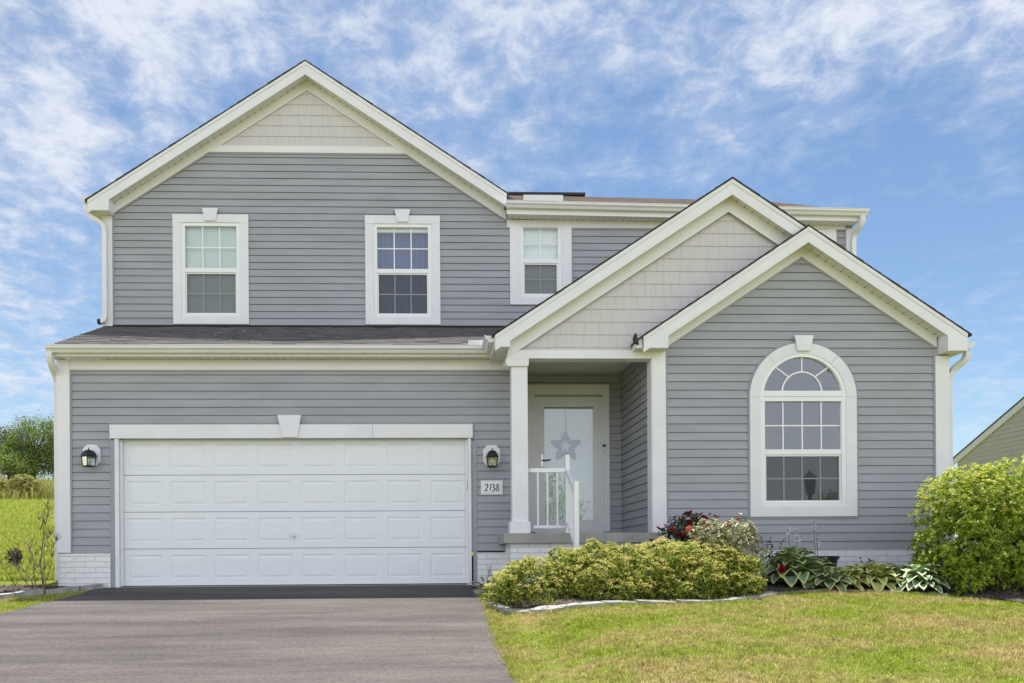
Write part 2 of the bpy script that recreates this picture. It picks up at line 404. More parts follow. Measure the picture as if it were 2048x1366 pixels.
# walls
WIN1 = (-4.06, -2.84, 4.236, 6.02); WIN2 = (-0.945, 0.28, 4.236, 6.02); WIN3 = (1.43, 2.45, 4.57, 5.89); WIN4 = (5.87, 6.89, 4.57, 5.84)
AX = 5.145; ACZ, AR = 2.545, .735                   # arched window: axis, spring height, outer radius of its casing
def inner(w, d): return (w[0] + d, w[1] - d, w[2] + d, w[3] - d)
GD = (-4.30, .62, 0.0, 2.11)
wall_front('garage_wall', [(XL + .02, .49), (1.28, .49), (1.28, 3.12), (XL + .02, 3.12)], YG, .497, [(GD[0], GD[1], 0, GD[3])])
apx, apz, sl = -1.87, 8.42, .65                    # upper gable: ridge
uz = lambda x: apz - .235 - sl * abs(x - apx)
wall_front('upper_wall', [(XL - .03, 4.15), (XR, 4.15), (XR, 5.95), (1.65, uz(1.65) - .02), (.9, uz(.9)), (apx + 1.7, 7.06), (apx - 1.7, 7.06), (XL - .03, uz(XL - .03))], YU, 4.225,
           [inner(WIN1, .13), inner(WIN2, .13), (WIN3[0] + .13, WIN3[1] - .13, WIN3[2] + .13, WIN3[3] - .02), inner(WIN4, .13)])
rpx, rpz = 5.138, 4.796                            # right gable
rz = lambda x: rpz - .235 - .66 * abs(x - rpx)
hol = [(AX - .60, AX + .60, 1.04, 2.545), (AX - .57, AX + .57, 2.545, 2.74), (AX - .50, AX + .50, 2.74, 2.90), (AX - .38, AX + .38, 2.90, 3.05), (AX - .2, AX + .2, 3.05, 3.14)]
wall_front('room_wall', [(3.085, .40), (XR, .40), (XR, rz(XR) + .0), (rpx, rpz - .235), (3.085, rz(3.085))], YR, .473, hol)
wall_front('entry_wall', [(1.10, .72), (3.10, .72), (3.10, 3.29), (1.10, 3.29)], YD, .74, [(1.72, 2.80, .72, 2.91)])
def side(name, X, sgn, y0, y1, z0, z1, zs=.497, poly=None):
    mb = MB(); clad(mb, poly or [(y0, z0), (y1, z0), (y1, z1), (y0, z1)], lambda s, z, o: (X + sgn * o, s, z), EX, .015, zs, slit=.0065)
    return mb.build(name, SIDING, house, fix=False)
side('porch_side_wall', 3.094, -1, YR + .02, YD, .72, 3.29, .74)
side('porch_side_wall', 1.28, 1, YG, YD, .72, 3.29, .74)
side('side_wall', XL, -1, YG, 23.5, 0.02, 3.3)
side('side_wall', XR, 1, YR, 23.5, 0.3, 6.1, .497, [(YR, .3), (23.5, .3), (23.5, 6.0), (19.0, 8.0), (YU, 6.0), (YU, 3.2), (YR, 3.2)])
side('side_wall', XL - .03, -1, YU, 23.5, 3.2, 6.05)
MB().box(XL, XR, 23.5, 23.6, 0, 6.0).build('rear_wall', SIDING, house)
# shake gables
mb = MB(); MBP = [(apx - 1.9, 7.06), (apx + 1.9, 7.06), (apx, 8.30)]
clad(mb, [(apx - 1.72, 7.06), (apx + 1.72, 7.06), (apx + .03, 8.18), (apx - .03, 8.18)], front(YU - .012), .174, .011, 7.13, joints=(.10, .26), wob=.0015)
mb.build('shake_panel', SHAKE, house, fix=False)
ppx, ppz = 4.135, 5.449                            # porch gable
pz = lambda x: ppz - .235 - .656 * abs(x - ppx)
mb = MB(); clad(mb, [(1.12, 3.17), (5.6, 3.17), (5.6, pz(5.6)), (ppx + .02, ppz - .24), (ppx - .02, ppz - .24), (1.12, pz(1.12))], front(YR + .026), .1722, .011, 3.2235, joints=(.10, .26), wob=.0015)
mb.build('shake_panel', SHAKE, house, fix=False)
MB().poly([(1.12, YR + .028, 3.17), (5.8, YR + .028, 3.17), (ppx + .9, YR + .028, pz(ppx + .9)), (ppx, YR + .028, ppz - .24), (1.12, YR + .028, pz(1.12))]).build('shake_backing', CHAN, house)
MB().poly([(apx - 1.8, YU - .004, 7.06), (apx + 1.8, YU - .004, 7.06), (apx, YU - .004, 8.24)]).build('shake_backing', CHAN, house)

# white trim on the walls
def part_box(name, m, *b): return MB().box(*b).build(name, m, house)
def corner(x0, x1, Y, z0, z1, xs, d=1.0):
    mb = MB(); mb.box(x0, x1, Y - .034, Y + .0, z0, z1)
    if xs < 0: mb.box(x0 - .0, x0 + .03, Y + .001, Y + .14, z0, z1)
    else: mb.box(x1 - .03, x1, Y + .001, Y + .14, z0, z1)
    return mb.build('corner_board', WHITE, house)
corner(XL - .005, -4.975, YG, .505, 3.22, -1)
corner(XL - .035, -5.03, YU, 4.20, 5.985, -1)
corner(3.075, 3.262, YR, .56, 3.16, -1)
corner(6.978, XR + .005, YR, .46, 3.10, 1)
corner(7.06, XR + .02, YU, 4.6, 5.86, 1)
MB().box(3.064, 3.074, YR - .02, YR + .20, .72, 3.06).build('corner_board', WHITE, house)
# the thin grey channel that frames the siding along the trim
def chan(*bs):
    for b in bs: MB().box(*b).build('siding_channel', CHAN, house)
chan((-4.975, -4.952, YG - .022, YG, .50, 3.075), (-4.952, 1.27, YG - .022, YG, 3.055, 3.08), (-4.424, -4.362, YG - .02, YG, 0.0, 2.09), (.69, .745, YG - .02, YG, 0.0, 2.09),
     (-4.44, -4.418, YG - .02, YG, 2.07, 2.32), (.691, .712, YG - .02, YG, 2.07, 2.32), (-4.418, .691, YG - .02, YG, 2.302, 2.322),
     (-5.03, -5.008, YU - .02, YU, 4.20, 6.0), (2.452, 2.475, YU - .02, YU, 4.5, 5.84), (2.475, 6.9, YU - .02, YU, 5.818, 5.842),
     (3.263, 3.285, YR - .02, YR, .48, 3.12), (6.955, 6.977, YR - .02, YR, .48, 3.12))
# garage head board and keystone
gl = MB().box(-4.417, .689, YG - .055, YG - .0, 2.108, 2.30).build('garage_head_board', WHITE, house)
MB().prism([(-2.068, 2.428), (-1.737, 2.428), (-1.795, 2.116), (-2.0, 2.116)], YG - .085, YG - .056).build('keystone', WHITE, gl)
mb = MB().box(-.735, -.730, YG - .0562, YG - .055, 2.11, 2.30); mb.build('board_joint', CHAN, gl)
# garage frieze and the board under the right eave
mb = MB().box(-4.974, 1.27, YG - .03, YG, 3.078, 3.222); mb.build('frieze_board', CREAM, house)
MB().box(1.385, 7.05, YU - .03, YU, 5.842, 5.965).build('frieze_board', CREAM, house)
# gable frieze boards
def rake_board(name, m, ax, z_of, t0, t1, xa, xb, y0, y1, parent=house):
    """sloping board following a gable between drops t0 and t1 under the roof line"""
    mb = MB()
    if xa < ax < xb:
        out = [(xa, z_of(xa) - t0), (ax, z_of(ax) - t0), (xb, z_of(xb) - t0), (xb, z_of(xb) - t1), (ax, z_of(ax) - t1), (xa, z_of(xa) - t1)]
        mb.prism([out[0], out[1], out[4], out[5]], y0, y1); mb.prism([out[1], out[2], out[3], out[4]], y0, y1)
    else: mb.prism([(xa, z_of(xa) - t0), (xb, z_of(xb) - t0), (xb, z_of(xb) - t1), (xa, z_of(xa) - t1)], y0, y1)
    return mb.build(name, m, parent)
zu = lambda x: apz - sl * abs(x - apx)
zp = lambda x: ppz - .656 * abs(x - ppx)
zr = lambda x: rpz - .66 * abs(x - rpx)
rake_board('frieze_board', CREAM, apx, zu, .20, .345, -5.02, 1.37, YU - .032, YU - .013)
rake_board('frieze_board', CREAM, ppx, zp, .20, .365, 1.13, 5.02, YR - .034, YR - .031 + .015)
rake_board('frieze_board', CREAM, rpx, zr, .20, .345, 3.25, 7.0, YR - .03, YR - .0)
rake_board('frieze_edge', CHAN, apx, zu, .345, .372, -5.0, apx - 1.64, YU - .026, YU - .013); rake_board('frieze_edge', CHAN, apx, zu, .345, .372, apx + 1.64, 1.36, YU - .026, YU - .013)
rake_board('frieze_edge', CHAN, rpx, zr, .345, .370, 3.27, 6.98, YR - .02, YR - .0)
rake_board('frieze_edge', WHITE, ppx, zp, .366, .40, 1.16, 4.98, YR - .045, YR - .03)
rake_board('frieze_edge', WHITE, apx, zu, .346, .366, apx - 1.45, apx + 1.45, YU - .045, YU - .03)
MB().box(apx - 1.66, apx + 1.66, YU - .036, YU - .014, 7.035, 7.145).build('band_board', CREAM, house)
MB().box(apx - 1.70, apx + 1.70, YU - .026, YU, 7.010, 7.034).build('siding_channel', CHAN, house)

# roofs
def gable_roof(ax, zf, xa, xb, y0, y1, cut=None):
    mb = MB(); T = .022
    for s0, s1 in ((xa, ax), (ax, xb)):
        L = math.hypot(s1 - s0, zf(s1) - zf(s0)); n = max(1, int(L / .14))
        for side_ in (0,):
            mb.poly([(s0, y0, zf(s0)), (s1, y0, zf(s1)), (s1, y1, zf(s1)), (s0, y1, zf(s0))])
            mb.poly([(s0, y0 + .03, zf(s0) - T), (s1, y0 + .03, zf(s1) - T), (s1, y1, zf(s1) - T), (s0, y1, zf(s0) - T)])
        # ragged butt ends of the courses along the rake
        for i in range(n):
            u, v = i / n, (i + 1) / n; a, b = s0 + (s1 - s0) * u, s0 + (s1 - s0) * v; h = random.uniform(0, .004); o = random.uniform(0, .012)
            up = 1 if zf(b) > zf(a) else -1
            mb.prism([(a, zf(a) - T), (b, zf(b) - T), (b, zf(b) + h + (.006 if up < 0 else 0)), (a, zf(a) + h + (.006 if up > 0 else 0))], y0 - .012 - o, y0 + .06, 1)
    for e in (xa, xb):
        mb.poly([(e, y0, zf(e) - T), (e, y1, zf(e) - T), (e, y1, zf(e)), (e, y0, zf(e))], 1)
    # ridge caps
    y = y0 + .0
    while y < y1 - .2:
        mb.prism([(ax - .14, zf(ax - .14) + .005), (ax, zf(ax) + .008), (ax + .14, zf(ax + .14) + .005), (ax + .14, zf(ax + .14) - .004), (ax - .14, zf(ax - .14) - .004)], y, y + .26, 1 if y < y0 + .1 else 0); y += .25
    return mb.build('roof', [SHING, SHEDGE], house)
OVU, OVP, OVR = .26, .19, .25
roof_u = gable_roof(apx, zu, -5.37, 1.38, YU - OVU, 22.5)
roof_p = gable_roof(ppx, zp, .905, 5.12, YR - OVP, 16.5)
roof_r = gable_roof(rpx, zr, 2.80, 7.345, YR - OVR, YR + .1); gable_roof(rpx, zr, 3.12, 7.335, YR + .101, 15.5)
# fascia along the rakes: a drip strip standing proud over the main board
def rake_fascia(ax, zf, xa, xb, Y):
    rake_board('rake_trim', CREAM, ax, zf, .0225, .0755, xa, xb, Y - .014, Y + .02)
    rake_board('rake_board', WHITE, ax, zf, .076, .228, xa, xb, Y - .004, Y + .02)
rake_fascia(apx, zu, -5.335, 1.36, YU - OVU)
rake_fascia(ppx, zp, .945, 5.12, YR - OVP)
rake_fascia(rpx, zr, 2.91, 7.29, YR - OVR)
# soffits of the gables: boards with vent slots
def gable_soffit(ax, zf, xa, xb, y0, y1, st=.107):
    mb = MB()
    for s0, s1 in ((ax, xa), (ax, xb)):
        d = 1 if s1 > s0 else -1; x = s0 + d * .001
        while d * (s1 - x) > .02:
            e = x + d * min(st - .006, abs(s1 - x)); a, b = min(x, e), max(x, e)
            mb.poly([(a, y0, zf(a) - .20), (b, y0, zf(b) - .20), (b, y1, zf(b) - .20), (a, y1, zf(a) - .20)])
            g0, g1 = (b, b + .006) if d > 0 else (a - .006, a)
            mb.poly([(g0, y0, zf(g0) - .197), (g1, y0, zf(g1) - .197), (g1, y1, zf(g1) - .197), (g0, y1, zf(g0) - .197)], 0)
            c = e + d * .003
            mb.poly([(c - .006, y1 - .03, zf(c - .006) - .203), (c + .006, y1 - .03, zf(c + .006) - .203), (c + .006, y1 - .001, zf(c + .006) - .203), (c - .006, y1 - .001, zf(c - .006) - .203)], 1)
            x += d * st
    return mb.build('soffit', [SOFF, VENT], house)
gable_soffit(apx, zu, -5.0, 1.36, YU - OVU + .02, YU - .033)
gable_soffit(ppx, zp, 1.14, 5.12, YR - OVP + .02, YR - .035)
gable_soffit(rpx, zr, 3.24, 7.02, YR - OVR + .02, YR - .031)
# boxed returns at the feet of the rakes
def ret(x0, x1, zb, zf, Y, yw, out=0):
    mb = MB(); mb.prism([(x0, zb), (x1, zb), (x1, zf(x1) - .077), (x0, zf(x0) - .077)], Y - .006, Y + .022)
    mb.poly([(x0, Y + .022, zb + .004), (x1, Y + .022, zb + .004), (x1, yw, zb + .004), (x0, yw, zb + .004)], 1)
    for e in (x0, x1): mb.poly([(e, Y + .022, zb), (e, yw, zb), (e, yw, zf(e) - .1), (e, Y + .022, zf(e) - .1)])
    return mb.build('eave_return', [WHITE, SOFF], house)
ret(-5.335, -5.0, 5.985, zu, YU - OVU, YU - .0)
ret(.945, 1.145, 3.18, zp, YR - OVP, YG)
ret(2.91, 3.242, 3.155, zr, YR - OVR, YR - .035)
ret(7.022, 7.29, 3.124, zr, YR - OVR, YR + .0)
# side fascias and flat soffits along the outer eaves (run back into depth)
for b in ((-5.345, -5.325, YU - OVU + .02, 22.4, 5.99, 6.14), (.935, .955, YR - OVP + .02, YG - .3, 3.18, 3.33), (2.815, 2.905, YR - OVR + .03, YR - .02, 3.16, 3.30), (7.29, 7.31, YR - OVR + .02, 15.4, 3.13, 3.32)): part_box('eave_fascia', CREAM, *b)
for b in ((-5.325, XL - .036, YU + .001, 22.4, 5.985, 5.99), (XR + .006, 7.29, YR + .001, 15.4, 3.124, 3.13)): part_box('soffit', SOFF, *b)
# horizontal eaves with gutter: garage and right wing
KP = [(0, 0), (0, -.092), (.066, -.092), (.074, -.080), (.088, -.058), (.118, -.036), (.118, -.008), (.126, -.006), (.126, .004), (.112, .004), (.108, -.006), (.0, -.006)]
def gutter_x(xa, xb, Y, za, zb):
    """K profile gutter in front of the plane Y, along x"""
    mb = MB(); n = len(KP); A = [(xa, Y - d, za + z) for d, z in KP]; B = [(xb, Y - d, zb + z) for d, z in KP]
    for i in range(n): j = (i + 1) % n; mb.poly([A[i], B[i], B[j], A[j]])
    mb.poly(A); mb.poly(B[::-1]); return mb.build('gutter', CREAM, house, fix=True)
def gutter_y(ya, yb, X, sgn, z):
    mb = MB(); n = len(KP); A = [(X + sgn * d, ya, z + k) for d, k in KP]; B = [(X + sgn * d, yb, z + k) for d, k in KP]
    for i in range(n): j = (i + 1) % n; mb.poly([A[i], B[i], B[j], A[j]])
    mb.poly(A); mb.poly(B[::-1]); return mb.build('gutter', CREAM, house)
def eave_soffit(xa, xb, y0, y1, za, zb, st=.107):
    mb = MB(); x = xa; f = lambda x: za + (zb - za) * (x - xa) / (xb - xa)
    while x < xb - .01:
        e = min(x + st - .006, xb)
        mb.poly([(x, y0, f(x)), (e, y0, f(e)), (e, y1, f(e)), (x, y1, f(x))])
        mb.poly([(e, y0, f(e) + .004), (e + .006, y0, f(e) + .004), (e + .006, y1, f(e) + .004), (e, y1, f(e) + .004)])
        mb.poly([(e - .004, y1 - .03, f(e) - .003), (e + .010, y1 - .03, f(e) - .003), (e + .010, y1 - .001, f(e) - .003), (e - .004, y1 - .001, f(e) - .003)], 1)
        x += st
    return mb.build('soffit', [SOFF, VENT], house)
YGE = YG - .22
mb = MB(); mb.box(XL - .03, 1.0, YGE, YGE + .02, 3.222, 3.335); mb.box(XL - .03, XL - .005, YGE + .02, YG + .02, 3.222, 3.30); mb.build('eave_fascia', CREAM, house)
eave_soffit(XL - .02, 1.12, YGE + .02, YG - .031, 3.224, 3.224)
gutter_x(XL - .035, .86, YGE, 3.352, 3.352)
YUE = YU - .25
def tri(xa, xb, y0, y1, a0, a1, b0, b1):   # a box whose top and bottom run out of level a little
    mb = MB(); n = [(xa, y0, a0), (xb, y0, b0), (xb, y1, b0), (xa, y1, a0), (xa, y0, a1), (xb, y0, b1), (xb, y1, b1), (xa, y1, a1)]
    for q in ((0, 3, 2, 1), (4, 5, 6, 7), (0, 1, 5, 4), (1, 2, 6, 5), (2, 3, 7, 6), (3, 0, 4, 7)): mb.poly([n[i] for i in q])
    return mb
tri(1.36, 7.22, YUE, YUE + .02, 5.975, 6.11, 5.895, 6.03).build('eave_fascia', CREAM, house)
eave_soffit(1.37, 7.18, YUE + .02, YU - .03, 5.977, 5.897)
gutter_x(1.345, 7.285, YUE, 6.15, 6.055)
gutter_y(YU - OVU + .03, 22.4, -5.345, -1, 6.225)
gutter_y(YR - OVP + .05, YGE - .0, .935, -1, 3.345)
gutter_y(YR - OVR + .05, 15.4, 7.31, 1, 3.255)
# splash guards and the strap at the valley ends
mb = MB().box(1.62, 2.26, YUE - .130, YUE - .126, 6.142, 6.235); mb.build('splash_guard', WHITE, house)
mb = MB().box(.62, .84, YGE - .131, YGE - .127, 3.355, 3.425).prism([(.845, 3.35), (.875, 3.35), (.866, 3.50), (.86, 3.50)], YGE - .12, YGE - .10); mb.build('splash_guard', WHITE, house)
# black flap at the foot of the right gable
MB().prism([(2.775, 3.24), (2.80, 3.215), (2.845, 3.20), (2.83, 3.26), (2.815, 3.345), (2.80, 3.345), (2.775, 3.30)], YR - OVR - .02, YR - OVR + .04).build('roof_flashing', SHEDGE, house)
# shingled slopes seen from the front, course by course
def slope_roof(x0f, x1f, y0, y1, z0, z1, name='roof', expo=.143, lap=.010, dz=lambda s: 0):
    mb = MB(); L = math.hypot(y1 - y0, z1 - z0); ux, uz_ = (y1 - y0) / L, (z1 - z0) / L; t = 0
    while t < L:
        e = min(t + expo, L)
        xa, xb = x0f(t / L), x1f(t / L); xc, xd = x0f(e / L), x1f(e / L)
        nseg = max(1, int((xb - xa) / .33))
        for i in range(nseg):
            u, v = i / nseg, (i + 1) / nseg; h = lap * random.uniform(.6, 1.5)
            P = [(xa + (xb - xa) * u, t, h), (xa + (xb - xa) * v, t, h), (xc + (xd - xc) * v, e, .001), (xc + (xd - xc) * u, e, .001)]
            W3 = [(s, y0 + ux * tt - uz_ * hh, z0 + uz_ * tt + ux * hh + dz(s)) for s, tt, hh in P]
            mb.poly(W3); mb.poly([W3[0], W3[1], (W3[1][0], W3[1][1], W3[1][2] - h), (W3[0][0], W3[0][1], W3[0][2] - h)])
        t += expo
    return mb
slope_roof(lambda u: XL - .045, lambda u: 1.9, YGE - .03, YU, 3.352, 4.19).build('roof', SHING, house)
MB().box(XL - .045, XL - .02, YGE, YGE + .02, 3.30, 3.345).prism([(YGE, 3.32), (YU, 4.16), (YU, 4.0), (YGE, 3.22)], XL - .04, XL - .02, axis='x').build('rake_board', WHITE, house)
MB().box(XL + .1, 1.5, YU - .03, YU - .0, 4.185, 4.222).build('wall_flashing', DARK, house)
tilt = lambda s: -.0158 * (s - 1.36)
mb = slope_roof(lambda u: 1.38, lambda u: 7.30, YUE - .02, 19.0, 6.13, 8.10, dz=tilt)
mb.poly([(1.3, 19, 8.10), (7.30, 19, 8.10 + tilt(7.3)), (7.3, 23.7, 6.0), (1.3, 23.7, 6.1)]); mb.build('roof', SHINGSUN, house)
MB().box(1.80, 3.43, 18.86, 19.14, 8.06, 8.112).build('ridge_vent', SHEDGE, house)
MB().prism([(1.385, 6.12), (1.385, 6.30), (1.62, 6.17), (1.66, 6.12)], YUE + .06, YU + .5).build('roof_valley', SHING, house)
MB().prism([(YUE - .02, 5.98), (19, 7.93), (19, 7.80), (YUE, 5.86)], 7.26, 7.28, axis='x').build('rake_board', WHITE, house)

# downspouts
def arc(p, q, r, n=5):
    return [Vector(p).lerp(Vector(q), i / n) for i in range(n + 1)]
def bez(a, b, c, d, n=10):
    a, b, c, d = map(Vector, (a, b, c, d)); return [a * (1 - t) ** 3 + b * 3 * t * (1 - t) ** 2 + c * 3 * t * t * (1 - t) + d * t ** 3 for t in [i / n for i in range(n + 1)]]
def spout(pts, name='downspout', w=.034, d=.042): return MB().tube(pts, 0, sq=(d, w)).build(name, WHITE, house)
x = XL - .038
spout(bez((XL + .005, YGE - .05, 3.27), (XL + .005, YGE - .05, 3.05), (x - .0, YG + .05, 3.1), (x, YG + .08, 2.9)) + [(x, YG + .08, .12)])
x = -5.135
spout(bez((-5.385, YU - .19, 6.08), (-5.385, YU - .19, 5.82), (x, YU - .10, 5.95), (x, YU - .08, 5.72)) + [(x, YU - .08, 4.34)] + [(x - .02, YU - .09, 4.27), (x - .07, YU - .1, 4.25)])
MB().tube([(-5.24, YU - .1, 4.247), (-5.19, YU - .1, 4.25)], 0, sq=(.044, .036)).build('downspout_mouth', DARK, house)
x = 7.155
spout(bez((7.19, YUE - .06, 5.96), (7.19, YUE - .06, 5.72), (x, YU - .08, 5.85), (x, YU - .075, 5.6)) + [(x, YU - .075, 3.9)])
x = XR + .045
spout(bez((7.365, YR - .12, 3.14), (7.365, YR - .12, 2.95), (x + .05, YR + .02, 3.03), (x, YR + .06, 2.8)) + [(x, YR + .06, .25)])

# brick base
def brick(*b): return MB().box(*b).build('brick_base', BRICK, house)
brick(XL + .035, -4.425, YG - .03, YG + .1, -.15, .492)
brick(.746, 1.16, YG - .03, YG + .1, -.15, .470)
brick(1.15, 3.0, YR - .04, YD, -.15, .585)
brick(3.0, XR - .02, YR - .02, YR + .1, -.15, .400 + .068)
brick(XL - .01, XL + .034, YG - .0, 23.4, -.2, .492)

# ------------------------------------------------------------------ windows
def ring(mb, x0, x1, z0, z1, w, y0, y1, wb=None, wt=None):
    wb = w if wb is None else wb; wt = w if wt is None else wt
    mb.box(x0, x0 + w, y0, y1, z0, z1); mb.box(x1 - w, x1, y0, y1, z0, z1); mb.box(x0 + w, x1 - w, y0, y1, z0, z0 + wb); mb.box(x0 + w, x1 - w, y0, y1, z1 - wt, z1); return mb
def grille(mb, x0, x1, z0, z1, c, r_, y):
    for i in range(1, c): xx = x0 + (x1 - x0) * i / c; mb.box(xx - .009, xx + .009, y, y + .006, z0, z1)
    for j in range(1, r_): zz = z0 + (z1 - z0) * j / r_; mb.box(x0, x1, y + .001, y + .007, zz - .009, zz + .009)
    return mb
def dh_window(w, cw, head, cols, zm, cover, key=True, ct=.11):
    """double hung window in the upper wall"""
    x0, x1, z0, z1 = w; Y = YU
    top = MB(); 
    root = MB().box(x0, x0 + cw, Y - .036, Y, z0, z1 - head).box(x1 - cw, x1, Y - .036, Y, z0, z1 - head).box(x0 + cw + .001, x1 - cw - .001, Y - .036, Y, z0, z0 + .125).build('window', WHITE, house)
    if head: MB().box(x0 - .002, x1 + .002, Y - .040, Y, z1 - head + .001, z1).build('head_board', WHITE, root)
    if key:
        xc = (x0 + x1) / 2; MB().prism([(xc - .127, z1 + .09), (xc + .127, z1 + .09), (xc + .085, z1 - .112), (xc - .085, z1 - .112)], Y - .07, Y - .041).build('keystone', WHITE, root)
    fx0, fx1, fz0, fz1 = x0 + cw + .001, x1 - cw - .001, z0 + .126, z1 - head - .001 if head else z1 - .001
    ring(MB(), fx0, fx1, fz0, fz1, .052, Y - .026, Y + .07, wb=.04, wt=.05).build('frame', VINYL, root)
    gx0, gx1, gz0, gz1 = fx0 + .053, fx1 - .053, fz0 + .041, fz1 - .051
    MB().box(gx0 - .03, gx1 + .03, Y - .016, Y + .05, zm - .034, zm + .034).build('meeting_rail', VINYL, root)
    ring(MB(), gx0 - .001, gx1 + .001, gz0, zm - .035, .022, Y + .0, Y + .04).build('sash', VINYL, root)
    def pane(za, zb, y): return MB().poly([(gx0 - .01, y, za), (gx1 + .01, y, za), (gx1 + .01, y, zb), (gx0 - .01, y, zb)]).build('pane', GLASSU, root)
    pane(zm + .03, gz1 + .01, Y + .02); pane(gz0, zm - .03, Y + .032)
    grille(MB(), gx0, gx1, zm + .034, gz1, cols, 2, Y + .012).build('grille', VINYL, root)
    grille(MB(), gx0 + .02, gx1 - .02, gz0 + .02, zm - .05, cols, 2, Y + .024).build('grille', VINYL, root)
    MB().poly([(gx0 - .004, Y + .004, gz0), (gx1 + .004, Y + .004, gz0), (gx1 + .004, Y + .004, zm - .034), (gx0 - .004, Y + .004, zm - .034)]).build('screen', SCREEN, root)
    if cover == 'blind':
        mb = MB(); clad(mb, [(gx0 - .04, gz0 - .05), (gx1 + .04, gz0 - .05), (gx1 + .04, gz1 + .05), (gx0 - .04, gz1 + .05)], front(Y + .09), .026, .004, gz0)
        mb.build('blind', BLIND, root, fix=False)
    else:
        mb = MB(); n = 60
        for i in range(n):
            a, b = gx0 - .1 + (gx1 - gx0 + .2) * i / n, gx0 - .1 + (gx1 - gx0 + .2) * (i + 1) / n
            ya, yb = Y + .16 + .02 * math.sin(i * 1.1), Y + .16 + .02 * math.sin((i + 1) * 1.1)
            mb.poly([(a, ya, gz0 - .1), (b, yb, gz0 - .1), (b, yb, gz1 - .0), (a, ya, gz1 - .0)])
        mb.build('pleated_sheet', NAVY, root)  # plain dark blue sheet in folds behind the panes
        MB().box(gx0 - .03, gx1 + .03, Y + .06, Y + .10, gz1 - .055, gz1 + .02).build('blind', BLIND, root)
    return root
dh_window(WIN1, .142, .135, 3, 5.118, 'blind'); dh_window(WIN2, .142, .135, 3, 5.118, 'pleated_sheet')
dh_window(WIN3, .17, 0, 2, 5.295, 'blind', key=False); dh_window(WIN4, .17, 0, 2, 5.295, 'blind', key=False)

# arched window of the right room
Y = YR
def arc_pts(r_, a0, a1, n, cx=AX, cz=ACZ): return [(cx + r_ * math.cos(a0 + (a1 - a0) * i / n), cz + r_ * math.sin(a0 + (a1 - a0) * i / n)) for i in range(n + 1)]
def arc_ring(mb, ri, ro, y0, y1, a0=0, a1=math.pi, n=36, cz=ACZ):
    A = arc_pts(ri, a0, a1, n, cz=cz); B = arc_pts(ro, a0, a1, n, cz=cz)
    for i in range(n):
        mb.poly([(*B[i][:1], y0, B[i][1]), (B[i + 1][0], y0, B[i + 1][1]), (A[i + 1][0], y0, A[i + 1][1]), (A[i][0], y0, A[i][1])])
        for q in (A, B): mb.poly([(q[i][0], y0, q[i][1]), (q[i + 1][0], y0, q[i + 1][1]), (q[i + 1][0], y1, q[i + 1][1]), (q[i][0], y1, q[i][1])])
    for i in (0, n): mb.poly([(A[i][0], y0, A[i][1]), (B[i][0], y0, B[i][1]), (B[i][0], y1, B[i][1]), (A[i][0], y1, A[i][1])])
    return mb
zb = .922
aw = MB().box(AX - AR, AX - .59, Y - .036, Y, zb, ACZ - .003).box(AX + .59, AX + AR, Y - .036, Y, zb, ACZ - .003).box(AX - .589, AX + .589, Y - .036, Y, zb, 1.062).build('arched_window', WHITE, house)
for a, b in ((0, .86), (.866, math.pi - .866), (math.pi - .86, math.pi)):
    arc_ring(MB(), .592, AR, Y - .036, Y, a, b, 16).build('arch_casing', WHITE, aw)
arc_ring(MB(), AR + .001, AR + .024, Y - .02, Y, 0, math.pi, 40).box(AX - AR - .024, AX - AR, Y - .02, Y, zb - .03, ACZ).box(AX + AR, AX + AR + .024, Y - .02, Y, zb - .03, ACZ).box(AX - AR, AX + AR, Y - .02, Y, zb - .03, zb).build('casing_edge', CHAN, aw)
MB().prism([(AX - .125, 3.372), (AX + .13, 3.372), (AX + .087, 3.165), (AX - .087, 3.165)], Y - .075, Y - .037).build('keystone', WHITE, aw)
arc_ring(MB(), .545, .591, Y - .028, Y + .07, 0, math.pi).box(AX - .59, AX + .59, Y - .027, Y + .07, 2.488, 2.630).box(AX - .59, AX - .528, Y - .026, Y + .07, 1.063, 2.487).box(AX + .528, AX + .59, Y - .026, Y + .07, 1.063, 2.487).box(AX - .527, AX + .527, Y - .026, Y + .07, 1.063, 1.118).build('frame', VINYL, aw)
MB().box(AX - .55, AX + .55, Y - .0285, Y - .0275, 2.548, 2.554).build('frame_joint', CHAN, aw)
MB().box(AX - .55, AX + .55, Y - .016, Y + .05, 1.765, 1.835).build('meeting_rail', VINYL, aw)
ring(MB(), AX - .527, AX + .527, 1.119, 1.764, .022, Y, Y + .04).build('sash', VINYL, aw)
P = [(AX - .55, 2.6)] + arc_pts(.56, math.pi - .1, .1, 24) + [(AX + .55, 2.6)]
MB().poly([(a, Y + .02, b) for a, b in P]).build('pane', GLASS, aw)
MB().poly([(AX - .535, Y + .02, 1.82), (AX + .535, Y + .02, 1.82), (AX + .535, Y + .02, 2.49), (AX - .535, Y + .02, 2.49)]).build('pane', GLASS, aw)
MB().poly([(AX - .53, Y + .032, 1.11), (AX + .53, Y + .032, 1.11), (AX + .53, Y + .032, 1.77), (AX - .53, Y + .032, 1.77)]).build('pane', GLASS, aw)
grille(MB(), AX - .528, AX + .528, 1.835, 2.488, 4, 2, Y + .012).build('grille', VINYL, aw)
grille(MB(), AX - .506, AX + .506, 1.14, 1.745, 4, 2, Y + .024).build('grille', VINYL, aw)
mb = MB(); arc_ring(mb, .262, .282, Y + .010, Y + .017, 0, math.pi, 24, cz=2.62)
